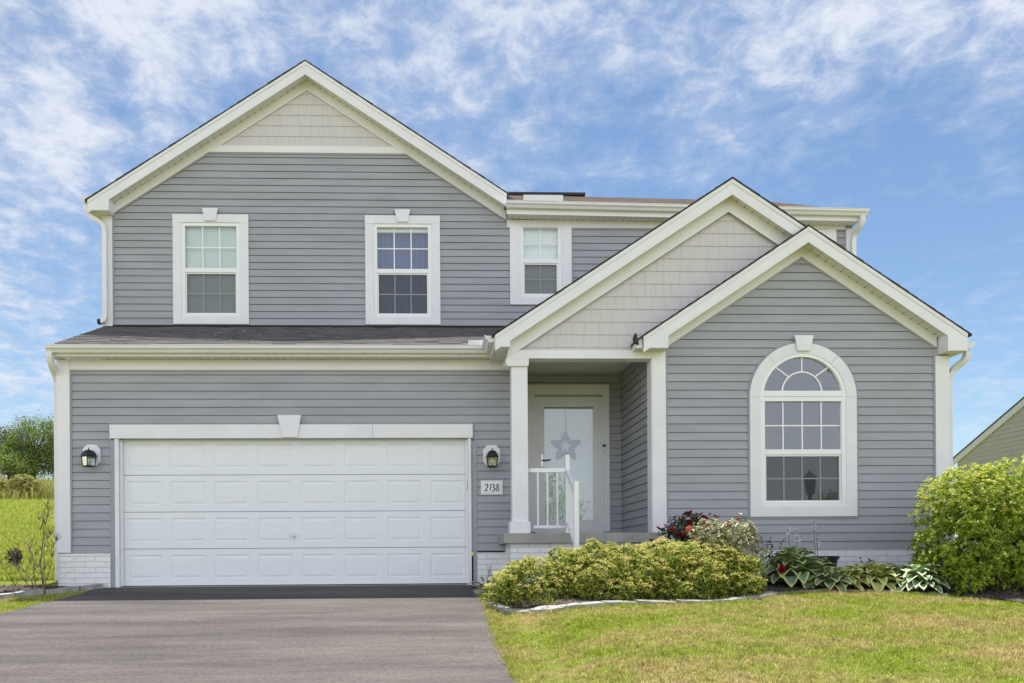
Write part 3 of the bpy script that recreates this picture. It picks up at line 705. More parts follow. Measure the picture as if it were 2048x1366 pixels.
for an in (math.pi * .27, math.pi / 2, math.pi * .73):
    c, s_ = math.cos(an), math.sin(an); w = .009; a, b = .275, .60
    mb.prism([(AX + c * a - s_ * w, 2.62 + s_ * a + c * w), (AX + c * a + s_ * w, 2.62 + s_ * a - c * w), (AX + c * .55 + s_ * w, 2.545 + s_ * .55 - c * w), (AX + c * .55 - s_ * w, 2.545 + s_ * .55 + c * w)], Y + .011, Y + .018)
mb.build('grille', VINYL, aw)
MB().poly([(AX - .53, Y + .004, 1.119), (AX + .53, Y + .004, 1.119), (AX + .53, Y + .004, 1.765), (AX - .53, Y + .004, 1.765)]).build('screen', SCREEN, aw)
# the room behind it
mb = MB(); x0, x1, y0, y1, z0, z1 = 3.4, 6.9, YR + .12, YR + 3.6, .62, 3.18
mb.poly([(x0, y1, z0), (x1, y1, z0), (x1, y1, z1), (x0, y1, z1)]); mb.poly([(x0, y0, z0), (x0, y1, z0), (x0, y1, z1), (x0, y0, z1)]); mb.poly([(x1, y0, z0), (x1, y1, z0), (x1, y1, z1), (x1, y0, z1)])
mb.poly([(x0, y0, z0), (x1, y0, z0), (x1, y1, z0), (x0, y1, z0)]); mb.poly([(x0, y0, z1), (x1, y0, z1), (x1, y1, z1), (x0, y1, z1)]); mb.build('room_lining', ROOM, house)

# ------------------------------------------------------------------ garage door
gx0, gx1, gz0, gz1 = GD[0], GD[1], .028, 2.125
gd = MB().box(gx0 - .058, gx0 - .001, YG - .03, YG + .12, -.01, 2.107).box(gx1 + .001, gx1 + .045, YG - .03, YG + .12, -.01, 2.107).box(gx0 - .0, gx1 + .0, YG + .06, YG + .12, 2.09, 2.107).build('garage_door', WHITE, house)
for a in (gx0, gx1 - .03): MB().box(a, a + .03, YG + .03, YG + .075, .03, 2.09).build('weather_strip', VINYL, gd)
MB().box(gx1 - .012, gx1 - .004, YG + .02, YG + .0299, 1.36, 1.50).build('reflector_strip', mat('yellowed_plastic', (.6, .52, .28), .5), gd)
H = (gz1 - gz0) / 4; YF = YG + .085
for i in range(4):
    za, zb_ = gz0 + i * H + .004, gz0 + (i + 1) * H - .003
    mb = MB(); n = 8; pw = (gx1 - gx0) / n; rects = []
    for k in range(n): rects.append((gx0 + k * pw + .075, gx0 + (k + 1) * pw - .055, za + .092, zb_ - .085))
    # flat of the section round the pressed panels
    mb.poly([(gx0, YF, za), (gx1, YF, za), (gx1, YF, rects[0][2]), (gx0, YF, rects[0][2])]); mb.poly([(gx0, YF, rects[0][3]), (gx1, YF, rects[0][3]), (gx1, YF, zb_), (gx0, YF, zb_)])
    xs = [gx0] + [v for q in rects for v in q[:2]] + [gx1]
    for a, b in zip(xs[::2], xs[1::2]): mb.poly([(a, YF, rects[0][2]), (b, YF, rects[0][2]), (b, YF, rects[0][3]), (a, YF, rects[0][3])])
    mb.poly([(gx0, YF, za), (gx1, YF, za), (gx1, YF + .04, za), (gx0, YF + .04, za)]); mb.poly([(gx0, YF, zb_), (gx1, YF, zb_), (gx1, YF + .04, zb_), (gx0, YF + .04, zb_)])
    for a, b, c, d in rects:
        lv = [(0, 0), (.010, .007), (.024, .0075), (.050, .001)]
        for (i0, d0), (i1, d1) in zip(lv, lv[1:]):
            o = [(a + i0, c + i0), (b - i0, c + i0), (b - i0, d - i0), (a + i0, d - i0)]; p = [(a + i1, c + i1), (b - i1, c + i1), (b - i1, d - i1), (a + i1, d - i1)]
            for k in range(4):
                j = (k + 1) % 4; mb.poly([(o[k][0], YF + d0, o[k][1]), (o[j][0], YF + d0, o[j][1]), (p[j][0], YF + d1, p[j][1]), (p[k][0], YF + d1, p[k][1])])
        i1 = .05; mb.poly([(a + i1, YF + .001, c + i1), (b - i1, YF + .001, c + i1), (b - i1, YF + .001, d - i1), (a + i1, YF + .001, d - i1)])
    mb.build('door_section', DOORW, gd)
MB().box(gx0, gx1, YF + .004, YF + .028, .012, .029).build('bottom_seal', DARK, gd)
MB().box(gx0, gx1, YF + .03, YF + .05, .0, 2.14).build('door_backing', DARK, gd)
hx, hz = at(587, 1072, YF)
MB().lathe([(0, 0), (.028, 0), (.028, .006), (.012, .012), (.012, .03), (0, .03)], 14).build('lock_plate', STEEL, gd, local=True)
lk = bpy.data.objects['lock_plate']; lk.rotation_euler = (R(90), 0, 0); lk.location = Vector((hx, YF - .001, hz)) - wloc(gd)
MB().prism([(hx - .008, hz - .055), (hx + .008, hz - .055), (hx + .012, hz + .045), (hx - .010, hz + .05)], YF - .045, YF - .03).build('door_handle', STEEL, gd)

# ------------------------------------------------------------------ porch
slab = MB().box(1.055, 3.07, YR - .12, YD + .0, .585, .715).box(3.07, 3.20, YR - .12, YR - .045, .585, .715)
slab.build('porch_slab', CONC, house)
MB().box(1.84, 2.72, YR - .48, YR - .121, .36, .505).box(1.86, 2.72, YR - .44, YR - .045, .0, .359).box(1.84, 2.72, YR - .80, YR - .481, .16, .305).box(1.86, 2.70, YR - .76, YR - .481, -.1, .159).build('porch_step', CONC, house)
c = MB().box(1.178, 1.394, YR + .002, YR + .218, .86, 2.99).build('porch_column', WHITE, house)
MB().box(1.144, 1.416, YR - .03, YR + .252, .716, .872).build('column_base', WHITE, c)
MB().box(1.106, 1.410, YR - .03, YR + .254, 2.986, 3.063).box(1.116, 1.404, YR - .03, YR + .247, 2.962, 2.9855).build('column_capital', WHITE, c)
MB().box(1.126, 3.074, YR - .03, YR + .20, 3.064, 3.176).box(1.126, 1.32, YR + .201, YG - .01, 3.064, 3.176).build('porch_beam', WHITE, house)
mb = MB(); x = 1.1
while x < 3.09:
    mb.box(x, min(x + .102, 3.09), YR + .15, YD - .001, 3.285, 3.30); x += .106
mb.box(1.1, 3.09, YR + .15, YD - .001, 3.301, 3.31); mb.build('porch_ceiling', SOFF, house)
# entry door: casing, inner door with a wreath, full glass storm door
Y = YD
ed = MB().box(1.60, 1.725, Y - .03, Y, .80, 2.955).box(2.80, 2.898, Y - .03, Y, .80, 2.955).box(1.60, 2.898, Y - .03, Y, 2.956, 3.10).build('entry_door', WHITE, house)
MB().box(1.726, 1.775, Y - .012, Y + .05, .80, 2.91).box(2.755, 2.799, Y - .012, Y + .05, .80, 2.91).box(1.726, 2.799, Y - .012, Y + .05, 2.9105, 2.955).box(1.776, 2.754, Y - .012, Y + .05, 2.89, 2.91).box(1.726, 2.80, Y - .02, Y + .08, .716, .80).build('door_jamb', WHITE, ed)
ring(MB(), 1.776, 2.754, .802, 2.888, .088, Y - .01, Y + .025, wb=.165, wt=.115).build('storm_door', WHITE, ed)
ring(MB(), 1.8645, 2.6655, .9675, 2.7725, .014, Y - .014, Y + .02).build('glass_stop', VINYL, ed)
MB().poly([(1.86, Y + .006, .96), (2.67, Y + .006, .96), (2.67, Y + .006, 2.78), (1.86, Y + .006, 2.78)]).build('pane', GLASSD, ed)
INDOOR = mat('pale_green_door', (.64, .70, .66), .5, .03)
MB().box(1.78, 2.75, Y + .10, Y + .14, .80, 2.89).box(1.776, 2.754, Y + .03, Y + .14, 2.70 + .16, 2.91).build('inner_door', INDOOR, ed)
hx, hz = at(1084, 922, Y)
MB().box(hx - .018, hx + .018, Y - .02, Y - .0105, hz - .09, hz + .10).build('handle_plate', STEEL, ed)
MB().tube(bez((hx, Y - .02, hz + .01), (hx, Y - .07, hz + .01), (hx + .05, Y - .07, hz - .0), (hx + .13, Y - .06, hz + .015)), [.009] * 11, 8).build('door_handle', BLACKM, ed)
# ------------------------------------------------------------------ things fixed to the house front
# star wreath hung behind the glass
wx, wz = at(1132, 892, YD + .06)
star = thing('star_wreath', 'lavender grey twig star wreath hanging behind the glass of the front door', 'wreath', (wx, YD + .07, wz))
TWIG = mat('lavender_grey_twigs', (.13, .115, .16), .9, .3, 30)
P = []
for i in range(10):
    a = math.pi / 2 + i * math.pi / 5; r_ = .235 if i % 2 == 0 else .115; P.append(Vector((r_ * math.cos(a), 0, r_ * math.sin(a))))
mb = MB()
for k in range(5):
    off = (k - 2) * .02
    for i in range(10):
        a, b = P[i] * (1 - .07 * k), P[(i + 1) % 10] * (1 - .07 * k)
        for q in range(3):
            n = [a.lerp(b, t) + Vector((random.uniform(-.014, .014), random.uniform(-.015, .015), random.uniform(-.014, .014))) for t in (-.06, .3, .7, 1.06)]
            mb.tube(n, .006, 5)
for q in range(260):
    i = random.randrange(10); a = P[i].lerp(P[(i + 1) % 10], random.random()) * random.uniform(.62, 1.0); d = Vector((random.uniform(-1, 1), random.uniform(-.6, .2), random.uniform(-1, 1))).normalized() * .05
    mb.tube([a, a + d], [.006, .003], 4)
mb.build('twigs', TWIG, star, local=True)
MB().tube([(0, 0, .22), (.0, .0, .56)], .006, 6).build('ribbon', TWIG, star, local=True)

# wall lanterns on white mounting blocks
def lantern(px, pz_, turn, label):
    x, z = at(px, pz_, YG)
    t = thing('wall_lantern', label, 'lantern', (x, YG - .014, z), 0, 'lanterns beside the garage door')
    oc = [(-.062, .148), (.062, .148), (.122, .085), (.122, -.085), (.062, -.148), (-.062, -.148), (-.122, -.085), (-.122, .085)]
    mb = MB(); mb.prism(oc, -.026, 0); mb.prism([(a * .9, b * .92) for a, b in oc], -.034, -.0265); mb.build('mounting_block', WHITE, t, local=True)
    MB().lathe([(0, 0), (.055, 0), (.058, .008), (.04, .02), (0, .022)], 18).build('wall_plate', BLACKM, t, local=True)
    wp = t.children[-1]; wp.rotation_euler = (R(90), 0, 0); wp.location = (0, -.034, .01)
    MB().tube(bez((0, -.045, .02), (0, -.10, .02), (0, -.13, .08), (0, -.13, .055)), [.010] * 11, 8).build('arm', BLACKM, t, local=True)
    ca, sa = math.cos(turn), math.sin(turn); cx, cy = -.0, -.13
    def L(x, y, z): return (cx + x * ca - y * sa, cy + x * sa + y * ca, z)
    # dome roof: four curved sides
    cap = MB(); pr = [(.092, -.030), (.088, -.022), (.080, .0), (.062, .035), (.034, .058), (.0, .066)]
    for (r1, h1), (r2, h2) in zip(pr, pr[1:]):
        for k in range(8):
            def q(r_, k): 
                a = math.pi / 4 + k * math.pi / 4; rr = r_ * (1.25 if k % 2 == 0 else 1.0) * (1 if r_ > .01 else 1); return (rr * math.cos(a), rr * math.sin(a))
            cap.poly([L(*q(r1, k), h1), L(*q(r1, k + 1), h1), L(*q(r2, k + 1), h2), L(*q(r2, k), h2)])
    cap.poly([L(.092 * 1.25 * math.cos(math.pi / 4 + i * math.pi / 2), .092 * 1.25 * math.sin(math.pi / 4 + i * math.pi / 2), -.031) for i in range(4)])
    cap.build('lantern_roof', BLACKM, t, local=True)
    MB().tube([L(0, 0, .06), L(0, 0, .075), L(0, 0, .10)], [.012, .008, .002], 8).build('finial', BLACKM, t, local=True)
    cage = MB(); a, b = .070, .058; zt, zb2 = -.032, -.165
    for sx, sy in ((1, 1), (1, -1), (-1, -1), (-1, 1)): cage.tube([L(sx * a, sy * a, zt), L(sx * b, sy * b, zb2)], .007, 6)
    for sx, sy, ex, ey in ((1, 1, 1, -1), (1, -1, -1, -1), (-1, -1, -1, 1), (-1, 1, 1, 1)):
        cage.tube([L(sx * b, sy * b, zb2), L(ex * b, ey * b, zb2)], .009, 6); cage.tube([L(sx * a, sy * a, zt), L(ex * a, ey * a, zt)], .008, 6)
    cage.poly([L(b, b, zb2), L(b, -b, zb2), L(-b, -b, zb2), L(-b, b, zb2)]); cage.build('cage', BLACKM, t, local=True)
    g = MB()
    for sx, sy, ex, ey in ((1, 1, 1, -1), (1, -1, -1, -1), (-1, -1, -1, 1), (-1, 1, 1, 1)):
        g.poly([L(sx * b * .97, sy * b * .97, zb2), L(ex * b * .97, ey * b * .97, zb2), L(ex * a * .97, ey * a * .97, zt), L(sx * a * .97, sy * a * .97, zt)])
    g.build('glass', LGLASS, t, local=True)
    MB().lathe([(.0, -.15), (.016, -.15), (.016, -.11), (.030, -.085), (.026, -.058), (.0, -.05)], 12, (cx, cy, 0)).build('bulb', mat('frosted_bulb', (.8, .8, .76), .3), t, local=True, smooth=True)
    return t
lantern(185, 911, R(-38), 'black lantern on a white octagonal block left of the garage door')
lantern(983, 912, R(0), 'black lantern on a white octagonal block above the house number')

# house number
nx0, nz1 = at(961, 962, YG); nx1, nz0 = at(1005, 989, YG); cx, cz = (nx0 + nx1) / 2, (nz0 + nz1) / 2
num = thing('house_number_sign', 'white rectangular plaque with black number 2138 under the lantern', 'sign', (cx, YG - .014, cz))
hw, hh = .157, .101
MB().box(-hw, hw, -.020, 0, -hh, hh).build('plaque', WHITE, num, local=True)
MB().box(-hw + .028, hw - .028, -.0275, -.0205, -hh + .026, hh - .024).build('raised_panel', VINYL, num, local=True)
def digit(strokes, x0, sc):
    mb = MB()
    for pts, w in strokes:
        P = [Vector((x0 + a * sc, b * sc)) for a, b in pts]; n = len(P); E_ = []
        for i, p in enumerate(P):
            t = (P[min(i + 1, n - 1)] - P[max(i - 1, 0)]).normalized(); nn = Vector((-t.y, t.x)); ww = w[0] + (w[1] - w[0]) * math.sin(math.pi * (i + .3) / (n - .4))
            E_.append((p + nn * ww * sc, p - nn * ww * sc))
        for (a, b), (c, d) in zip(E_, E_[1:]): mb.prism([tuple(b), tuple(d), tuple(c), tuple(a)], -.031, -.0276)
    return mb
def cur(pts, n=12):
    """smooth curve through points"""
    P = [Vector(p) for p in pts]; P = [P[0]] + P + [P[-1]]; out = []
    for i in range(1, len(P) - 2):
        for k in range(n if i < len(P) - 3 else n + 1):
            t = k / n; a, b, c, d = P[i - 1], P[i], P[i + 1], P[i + 2]
            out.append(tuple(.5 * ((2 * b) + (c - a) * t + (2 * a - 5 * b + 4 * c - d) * t * t + (3 * b - a - 3 * c + d) * t ** 3)))
    return out
INK = mat('black_numerals', (.012, .012, .012), .5)
DIG = [
    (-.105, [(cur([(.08, .72), (.2, .93), (.42, .95), (.5, .75), (.38, .45), (.12, .06), (.02, -.04)]), (.035, .075)), ([(.04, .0), (.25, .05), (.52, .04)], (.055, .05))]),
    (-.040, [(cur([(.30, 1.0), (.24, .6), (.22, .3), (.14, .0)]), (.05, .07)), ([(.30, 1.0), (.18, .86)], (.03, .03))]),
    (-.004, [(cur([(.06, .86), (.24, .98), (.42, .84), (.34, .62), (.16, .52)]), (.035, .065)), (cur([(.16, .52), (.40, .46), (.48, .26), (.34, .02), (.06, -.1)]), (.035, .08))]),
    (.056, [(cur([(.46, .86), (.28, .98), (.10, .82), (.18, .62), (.40, .42), (.50, .2), (.34, 0.0), (.10, .08), (.08, .3), (.26, .5), (.46, .68), (.50, .84), (.46, .95)]), (.035, .062))])]
for x0, st in DIG:
    mb = digit(st, x0, .098); mb.v = [(a, b, c - .047) for a, b, c in mb.v]; mb.build('numeral', INK, num, local=True)

# doorbell
bx, bz = at(1208, 896, YD - .03)
db = thing('doorbell', 'small video doorbell with black top on the door casing', 'doorbell', (bx, YD - .0305, bz))
MB().box(-.027, .027, -.022, 0, -.060, .058).build('body', STEEL, db, local=True); MB().box(-.024, .024, -.025, -.0225, .012, .055).build('camera_cover', BLACKM, db, local=True)
MB().box(-.024, .024, -.0245, -.0225, -.056, .010).build('face_plate', VINYL, db, local=True)
mb = MB(); arc_o = [(.012 * math.cos(a), .012 * math.sin(a)) for a in [i * math.pi / 10 for i in range(20)]]
for i in range(20):
    a, b = arc_o[i], arc_o[(i + 1) % 20]; mb.prism([a, b, (b[0] * .75, b[1] * .75), (a[0] * .75, a[1] * .75)], -.0265, -.0246)
mb.v = [(a, b, c - .022) for a, b, c in mb.v]; mb.build('button', BLACKM, db, local=True)

# porch railing
RX = 1.94; ry0 = YR + .10; ry1 = YR - .86
rail = thing('porch_railing', 'white metal railing with balusters from the porch column down the front step', 'railing', (RX, ry0, .716))
RW = mat('white_rail_paint', (.80, .80, .81), .35, .02)
def rb(name, *b): return MB().box(*b).build(name, RW, rail)
rb('post', RX - .028, RX + .028, ry0 - .028, ry0 + .028, .716, 1.78)
zb2 = .505 - .2
rb('post', RX - .075, RX - .015, ry1 - .03, ry1 + .03, .306, 1.335)
rb('top_rail', 1.43, RX - .035, ry0 - .024, ry0 + .024, 1.545, 1.60); rb('bottom_rail', 1.47, RX - .04, ry0 - .018, ry0 + .018, .785, .825)
for xx in (1.535, 1.665, 1.80): rb('baluster', xx - .011, xx + .011, ry0 - .011, ry0 + .011, .826, 1.544)
rb('rail_bracket', 1.395, 1.429, ry0 - .015, ry0 + .015, 1.555, 1.59); rb('rail_bracket', RX - .034, RX - .0285, ry0 - .02, ry0 + .02, 1.55, 1.60)
xa, xb = RX - .0, RX - .045
def srail(name, z0, z1, w, h):
    a = Vector((xa, ry0 - .03, z0)); b = Vector((xb, ry1 + .03, z1)); return MB().tube([a, b], 0, sq=(w, h)).build(name, RW, rail)
srail('stair_rail', 1.56, 1.20, .026, .024); srail('stair_rail', .86, .50, .018, .018)
for k in range(1, 7):
    t = k / 7; x = xa + (xb - xa) * t; y = ry0 + (ry1 - ry0) * t; rb('baluster', x - .010, x + .010, y - .010, y + .010, .84 - .36 * t, 1.55 - .36 * t)

# ------------------------------------------------------------------ ground
def ground_mat():
    m = bpy.data.materials.new('lawn_ground'); m.use_nodes = True; t = m.node_tree; n = t.nodes; l = t.links; b = n['Principled BSDF']
    c = n.new('ShaderNodeTexCoord')
    def noise(s, d, r_=.55, sc=(1, 1, 1), off=(0, 0, 0)):
        mp = n.new('ShaderNodeMapping'); l.new(c.outputs['Object'], mp.inputs[0]); mp.inputs['Scale'].default_value = sc; mp.inputs['Location'].default_value = off
        q = n.new('ShaderNodeTexNoise'); l.new(mp.outputs[0], q.inputs['Vector']); q.inputs['Scale'].default_value = s; q.inputs['Detail'].default_value = d; q.inputs['Roughness'].default_value = r_; return q.outputs['Fac']
    def ramp(f, a, z, pa, pz_):
        r = n.new('ShaderNodeValToRGB'); l.new(f, r.inputs[0]); r.color_ramp.elements[0].position = pa; r.color_ramp.elements[1].position = pz_; r.color_ramp.elements[0].color = (*a, 1); r.color_ramp.elements[1].color = (*z, 1); return r.outputs[0]
    g = ramp(noise(14, 6, .7), (.11, .155, .02), (.27, .33, .045), .3, .72)
    dry = ramp(noise(22, 5, .7, (1, 1, 1), (5, 3, 0)), (.22, .17, .06), (.42, .33, .15), .3, .7)
    pat = ramp(noise(.9, 8, .74, (1, 1.25, 1), (2.3, .4, 0)), (0, 0, 0), (1, 1, 1), .44, .62)
    mx = n.new('ShaderNodeMix'); mx.data_type = 'RGBA'; l.new(pat, mx.inputs[0]); l.new(g, mx.inputs[6]); l.new(dry, mx.inputs[7])
    bare = ramp(noise(.33, 3, .5, (1, 2.2, 1), (9.2, 1.4, 0)), (0, 0, 0), (1, 1, 1), .735, .76)
    m2 = n.new('ShaderNodeMix'); m2.data_type = 'RGBA'; l.new(bare, m2.inputs[0]); l.new(mx.outputs[2], m2.inputs[6]); m2.inputs[7].default_value = (.34, .24, .16, 1)
    l.new(m2.outputs[2], b.inputs['Base Color']); b.inputs['Roughness'].default_value = .95; b.inputs['Specular IOR Level'].default_value = .1
    bp = n.new('ShaderNodeBump'); bp.inputs['Strength'].default_value = 1.0; bp.inputs['Distance'].default_value = .05; l.new(noise(28, 4, .75), bp.inputs['Height']); l.new(bp.outputs[0], b.inputs['Normal'])
    return m
LAWN = ground_mat()
def axis(fine, coarse):
    a = list(np.arange(*fine)); return np.array(sorted(set([round(v, 3) for v in a] + coarse)))
gx = axis((-9, 10.01, .3), [-900, -500, -300, -200, -150, -120, -100, -80, -70, -60, -50, -42, -36, -30, -25, -21, -18, -15, -12, -10.4, 11, 12.5, 14, 16, 19, 23, 28, 36, 50, 80, 120, 200, 300, 500, 900])
gy = axis((3.2, 20.1, .3), [-900, -400, -200, -100, -60, -30, -15, -8, -4, -1, 0, 1, 2, 2.6, 12.8, 22, 25, 30, 35, 40, 45, 52, 60, 70, 80, 95, 110, 130, 160, 190, 220, 300, 500, 900])
GX, GY = np.meshgrid(gx, gy); V = np.stack([GX, GY, terr(GX, GY)], -1).reshape(-1, 3); nx_, ny_ = len(gx), len(gy)
ii, jj = np.meshgrid(np.arange(nx_ - 1), np.arange(ny_ - 1)); b0 = (jj * nx_ + ii).ravel()
F = np.stack([b0, b0 + 1, b0 + nx_ + 1, b0 + nx_], 1)
ground = np_mesh('ground', V, F, LAWN, smooth=True); tag(ground, kind='structure')

# driveway
def plane_hit(px, py):
    """photo pixel to the even slope of the driveway"""
    d = fw + crt * ((px - PX) / FPX) + cup * ((PY - py) / FPX); d = d / d.y     # z = .33 + d.z*Y ; -.1*(12.8-Y)
    Yh = (0.33 + 1.28) / (.1 - d.z); return CAM.x + d.x * Yh, Yh
right = [(.78, YG - .03)] + [plane_hit(*p) for p in ((962, 1188), (975, 1218), (985, 1255), (1005, 1305), (1034, 1366))]
dxr = (right[-1][0] - right[-3][0]) / (right[-1][1] - right[-3][1]); right.append((right[-1][0] + dxr * (0 - right[-1][1]), 0.0))
left = [(-4.75, YG - .03)] + [plane_hit(*p) for p in ((180, 1184), (120, 1199), (60, 1214), (0, 1229))]
dxl = (left[-1][0] - left[-3][0]) / (left[-1][1] - left[-3][1]); left.append((left[-1][0] + dxl * .6 * (0 - left[-1][1]), 0.0))
def interp(side_, y):
    ys = [q[1] for q in side_][::-1]; xs = [q[0] for q in side_][::-1]; return np.interp(y, ys, xs)
def asphalt():
    m = bpy.data.materials.new('weathered_asphalt'); m.use_nodes = True; t = m.node_tree; n = t.nodes; l = t.links; b = n['Principled BSDF']; c = n.new('ShaderNodeTexCoord')
    def noise(s, d, sc, r_=.6, off=(0, 0, 0)):
        mp = n.new('ShaderNodeMapping'); l.new(c.outputs['Object'], mp.inputs[0]); mp.inputs['Scale'].default_value = sc; mp.inputs['Location'].default_value = off
        q = n.new('ShaderNodeTexNoise'); l.new(mp.outputs[0], q.inputs['Vector']); q.inputs['Scale'].default_value = s; q.inputs['Detail'].default_value = d; q.inputs['Roughness'].default_value = r_; return q.outputs['Fac']
    r = n.new('ShaderNodeValToRGB'); l.new(noise(1.0, 7, (.5, 2.6, 1), .68), r.inputs[0])
    r.color_ramp.elements[0].position = .33; r.color_ramp.elements[1].position = .68; r.color_ramp.elements[0].color = (.064, .057, .054, 1); r.color_ramp.elements[1].color = (.124, .110, .103, 1)
    r2 = n.new('ShaderNodeValToRGB'); l.new(noise(26, 7, (1, .8, 1), .85), r2.inputs[0]); r2.color_ramp.elements[0].color = (.55, .55, .55, 1); r2.color_ramp.elements[1].color = (1.5, 1.47, 1.44, 1); r2.color_ramp.elements[0].position = .3; r2.color_ramp.elements[1].position = .72
    mu = n.new('ShaderNodeMix'); mu.data_type = 'RGBA'; mu.blend_type = 'MULTIPLY'; mu.inputs[0].default_value = 1; l.new(r.outputs[0], mu.inputs[6]); l.new(r2.outputs[0], mu.inputs[7])
    vo = n.new('ShaderNodeTexVoronoi'); vo.inputs['Scale'].default_value = 12; l.new(c.outputs['Object'], vo.inputs['Vector'])
    sp = n.new('ShaderNodeMapRange'); l.new(vo.outputs['Distance'], sp.inputs[0]); sp.inputs[1].default_value = .055; sp.inputs[2].default_value = .035
    wn_ = n.new('ShaderNodeSeparateColor'); l.new(vo.outputs['Color'], wn_.inputs[0]); th = n.new('ShaderNodeMath'); th.operation = 'GREATER_THAN'; l.new(wn_.outputs[0], th.inputs[0]); th.inputs[1].default_value = .72
    f = n.new('ShaderNodeMath'); f.operation = 'MULTIPLY'; l.new(sp.outputs[0], f.inputs[0]); l.new(th.outputs[0], f.inputs[1])
    m2 = n.new('ShaderNodeMix'); m2.data_type = 'RGBA'; l.new(f.outputs[0], m2.inputs[0]); l.new(mu.outputs[2], m2.inputs[6]); m2.inputs[7].default_value = (.42, .40, .37, 1)
    l.new(m2.outputs[2], b.inputs['Base Color']); b.inputs['Roughness'].default_value = .9; b.inputs['Specular IOR Level'].default_value = .25
    bp = n.new('ShaderNodeBump'); bp.inputs['Strength'].default_value = .5; bp.inputs['Distance'].default_value = .006; l.new(noise(110, 3, (1, 1, 1), .7), bp.inputs['Height']); l.new(bp.outputs[0], b.inputs['Normal']); return m
mb = MB(); ys = np.concatenate([[YG - .03], np.arange(12.75, 0.01, -.12)]); rows = []
for y in ys:
    a, b_ = float(interp(left, y)) + random.uniform(-.02, .02), float(interp(right, y)) + random.uniform(-.028, .022)
    zc_ = -0.1 * (12.8 - y) if y < 12.8 else 0
    rows.append([(a, y, zc_ - .04), (a + .01, y, zc_ + .012), (b_ - .015, y, zc_ + .012), (b_, y, zc_ - .04)])
for q, w in zip(rows, rows[1:]):
    for k in range(3): mb.poly([q[k], q[k + 1], w[k + 1], w[k]])
dr = mb.build('driveway', asphalt(), None); tag(dr, kind='structure')
MB().box(GD[0] - .1, GD[1] + .08, YG - .028, YG + .3, -.06, .020).build('door_sill', CONC, house)
# ------------------------------------------------------------------ planting beds
def mulchmat():
    return mat('dark_mulch', (.03, .022, .017), .95, .4, 25, .8, 70, col2=(.09, .065, .05))
MULCH = mulchmat()
STONE = mat('pale_edging_stone', (.32, .305, .285), .9, .3, 7, .5, 45)
GRAYCHIP = mat('weathered_chip', (.16, .12, .09), .95, .4, 9)
def sheet(name, outline, m, lift, step=.14):
    """a sheet draped on the ground inside an outline"""
    bm = bmesh.new(); vs = [bm.verts.new((x, y, 0)) for x, y in outline]; f = bm.faces.new(vs)
    bmesh.ops.triangulate(bm, faces=[f])
    for _ in range(5):
        le = [e for e in bm.edges if e.calc_length() > step * 2]
        if not le: break
        bmesh.ops.subdivide_edges(bm, edges=le, cuts=1); bmesh.ops.triangulate(bm, faces=bm.faces)
    for v in bm.verts: v.co.z = tz(v.co.x, v.co.y) + lift + (random.uniform(0, .02) if lift > .01 else 0)
    bmesh.ops.recalc_face_normals(bm, faces=bm.faces)
    me = bpy.data.meshes.new(name); bm.to_mesh(me); bm.free()
    for p in me.polygons:
        if p.normal.z < 0: p.flip()
    me.polygons.foreach_set('use_smooth', [True] * len(me.polygons)); return tag(obj(name, me, None, m), kind='structure')
edge_px = [(968, 1192), (985, 1212), (1015, 1227), (1060, 1226), (1110, 1222), (1160, 1217), (1215, 1212), (1275, 1210), (1340, 1209), (1400, 1207), (1460, 1204), (1510, 1199), (1545, 1190), (1600, 1184), (1680, 1183), (1760, 1184), (1840, 1188), (1900, 1193), (1980, 1200), (2060, 1212), (2120, 1222)]
EDGE = [gp(*p) for p in edge_px]
bed = EDGE + [(9.2, 10.9), (9.2, 13.6), (XR + .1, 13.6), (XR + .1, YR + .2), (3.0, YR + .2), (.95, YR + .4), (.76, YG - .1)]
sheet('mulch_bed', bed, MULCH, .02)
def in_poly(x, y, P):
    x = np.asarray(x); y = np.asarray(y); ins = np.zeros(x.shape, bool); n = len(P)
    for i in range(n):
        x0, y0 = P[i]; x1, y1 = P[(i + 1) % n]
        c = ((y0 > y) != (y1 > y)) & (x < (x1 - x0) * (y - y0) / (y1 - y0 + 1e-12) + x0); ins ^= c
    return ins
ledge_px = [(-40, 1206), (0, 1199), (50, 1193), (100, 1189), (150, 1184), (205, 1178)]
LEDGE = [gp(*p) for p in ledge_px]
lbed = LEDGE + [(-4.8, YG - .02), (-5.15, YG - .02), (-5.4, 13.0), (-6.0, 13.05), (-6.9, 12.7)]
sheet('mulch_bed', lbed, MULCH, .02)
def chips(name, poly, n, m, size=(.02, .06)):
    xs = [p[0] for p in poly]; ys = [p[1] for p in poly]; x = rng.uniform(min(xs), max(xs), n * 3); y = rng.uniform(min(ys), max(ys), n * 3)
    k = in_poly(x, y, poly); x, y = x[k][:n], y[k][:n]; N = len(x)
    P = np.stack([x, y, terr(x, y) + .035], 1); a = rng.uniform(0, 6.28, N); D = np.stack([np.cos(a), np.sin(a), rng.uniform(-.3, .5, N)], 1)
    V, F = leaf_arrays(P, D, np.tile([0., 0, 1], (N, 1)) + unit(N) * .3, rng.uniform(*size, N), rng.uniform(.008, .02, N)); return tag(np_mesh(name, V, F, m), kind='stuff')
chips('mulch_chips', bed, 5000, leafmat('chip_tones', [(.03, .02, .015), (.10, .075, .055), (.22, .18, .14)], 0, .9))
chips('mulch_chips', lbed, 900, bpy.data.materials['chip_tones'])
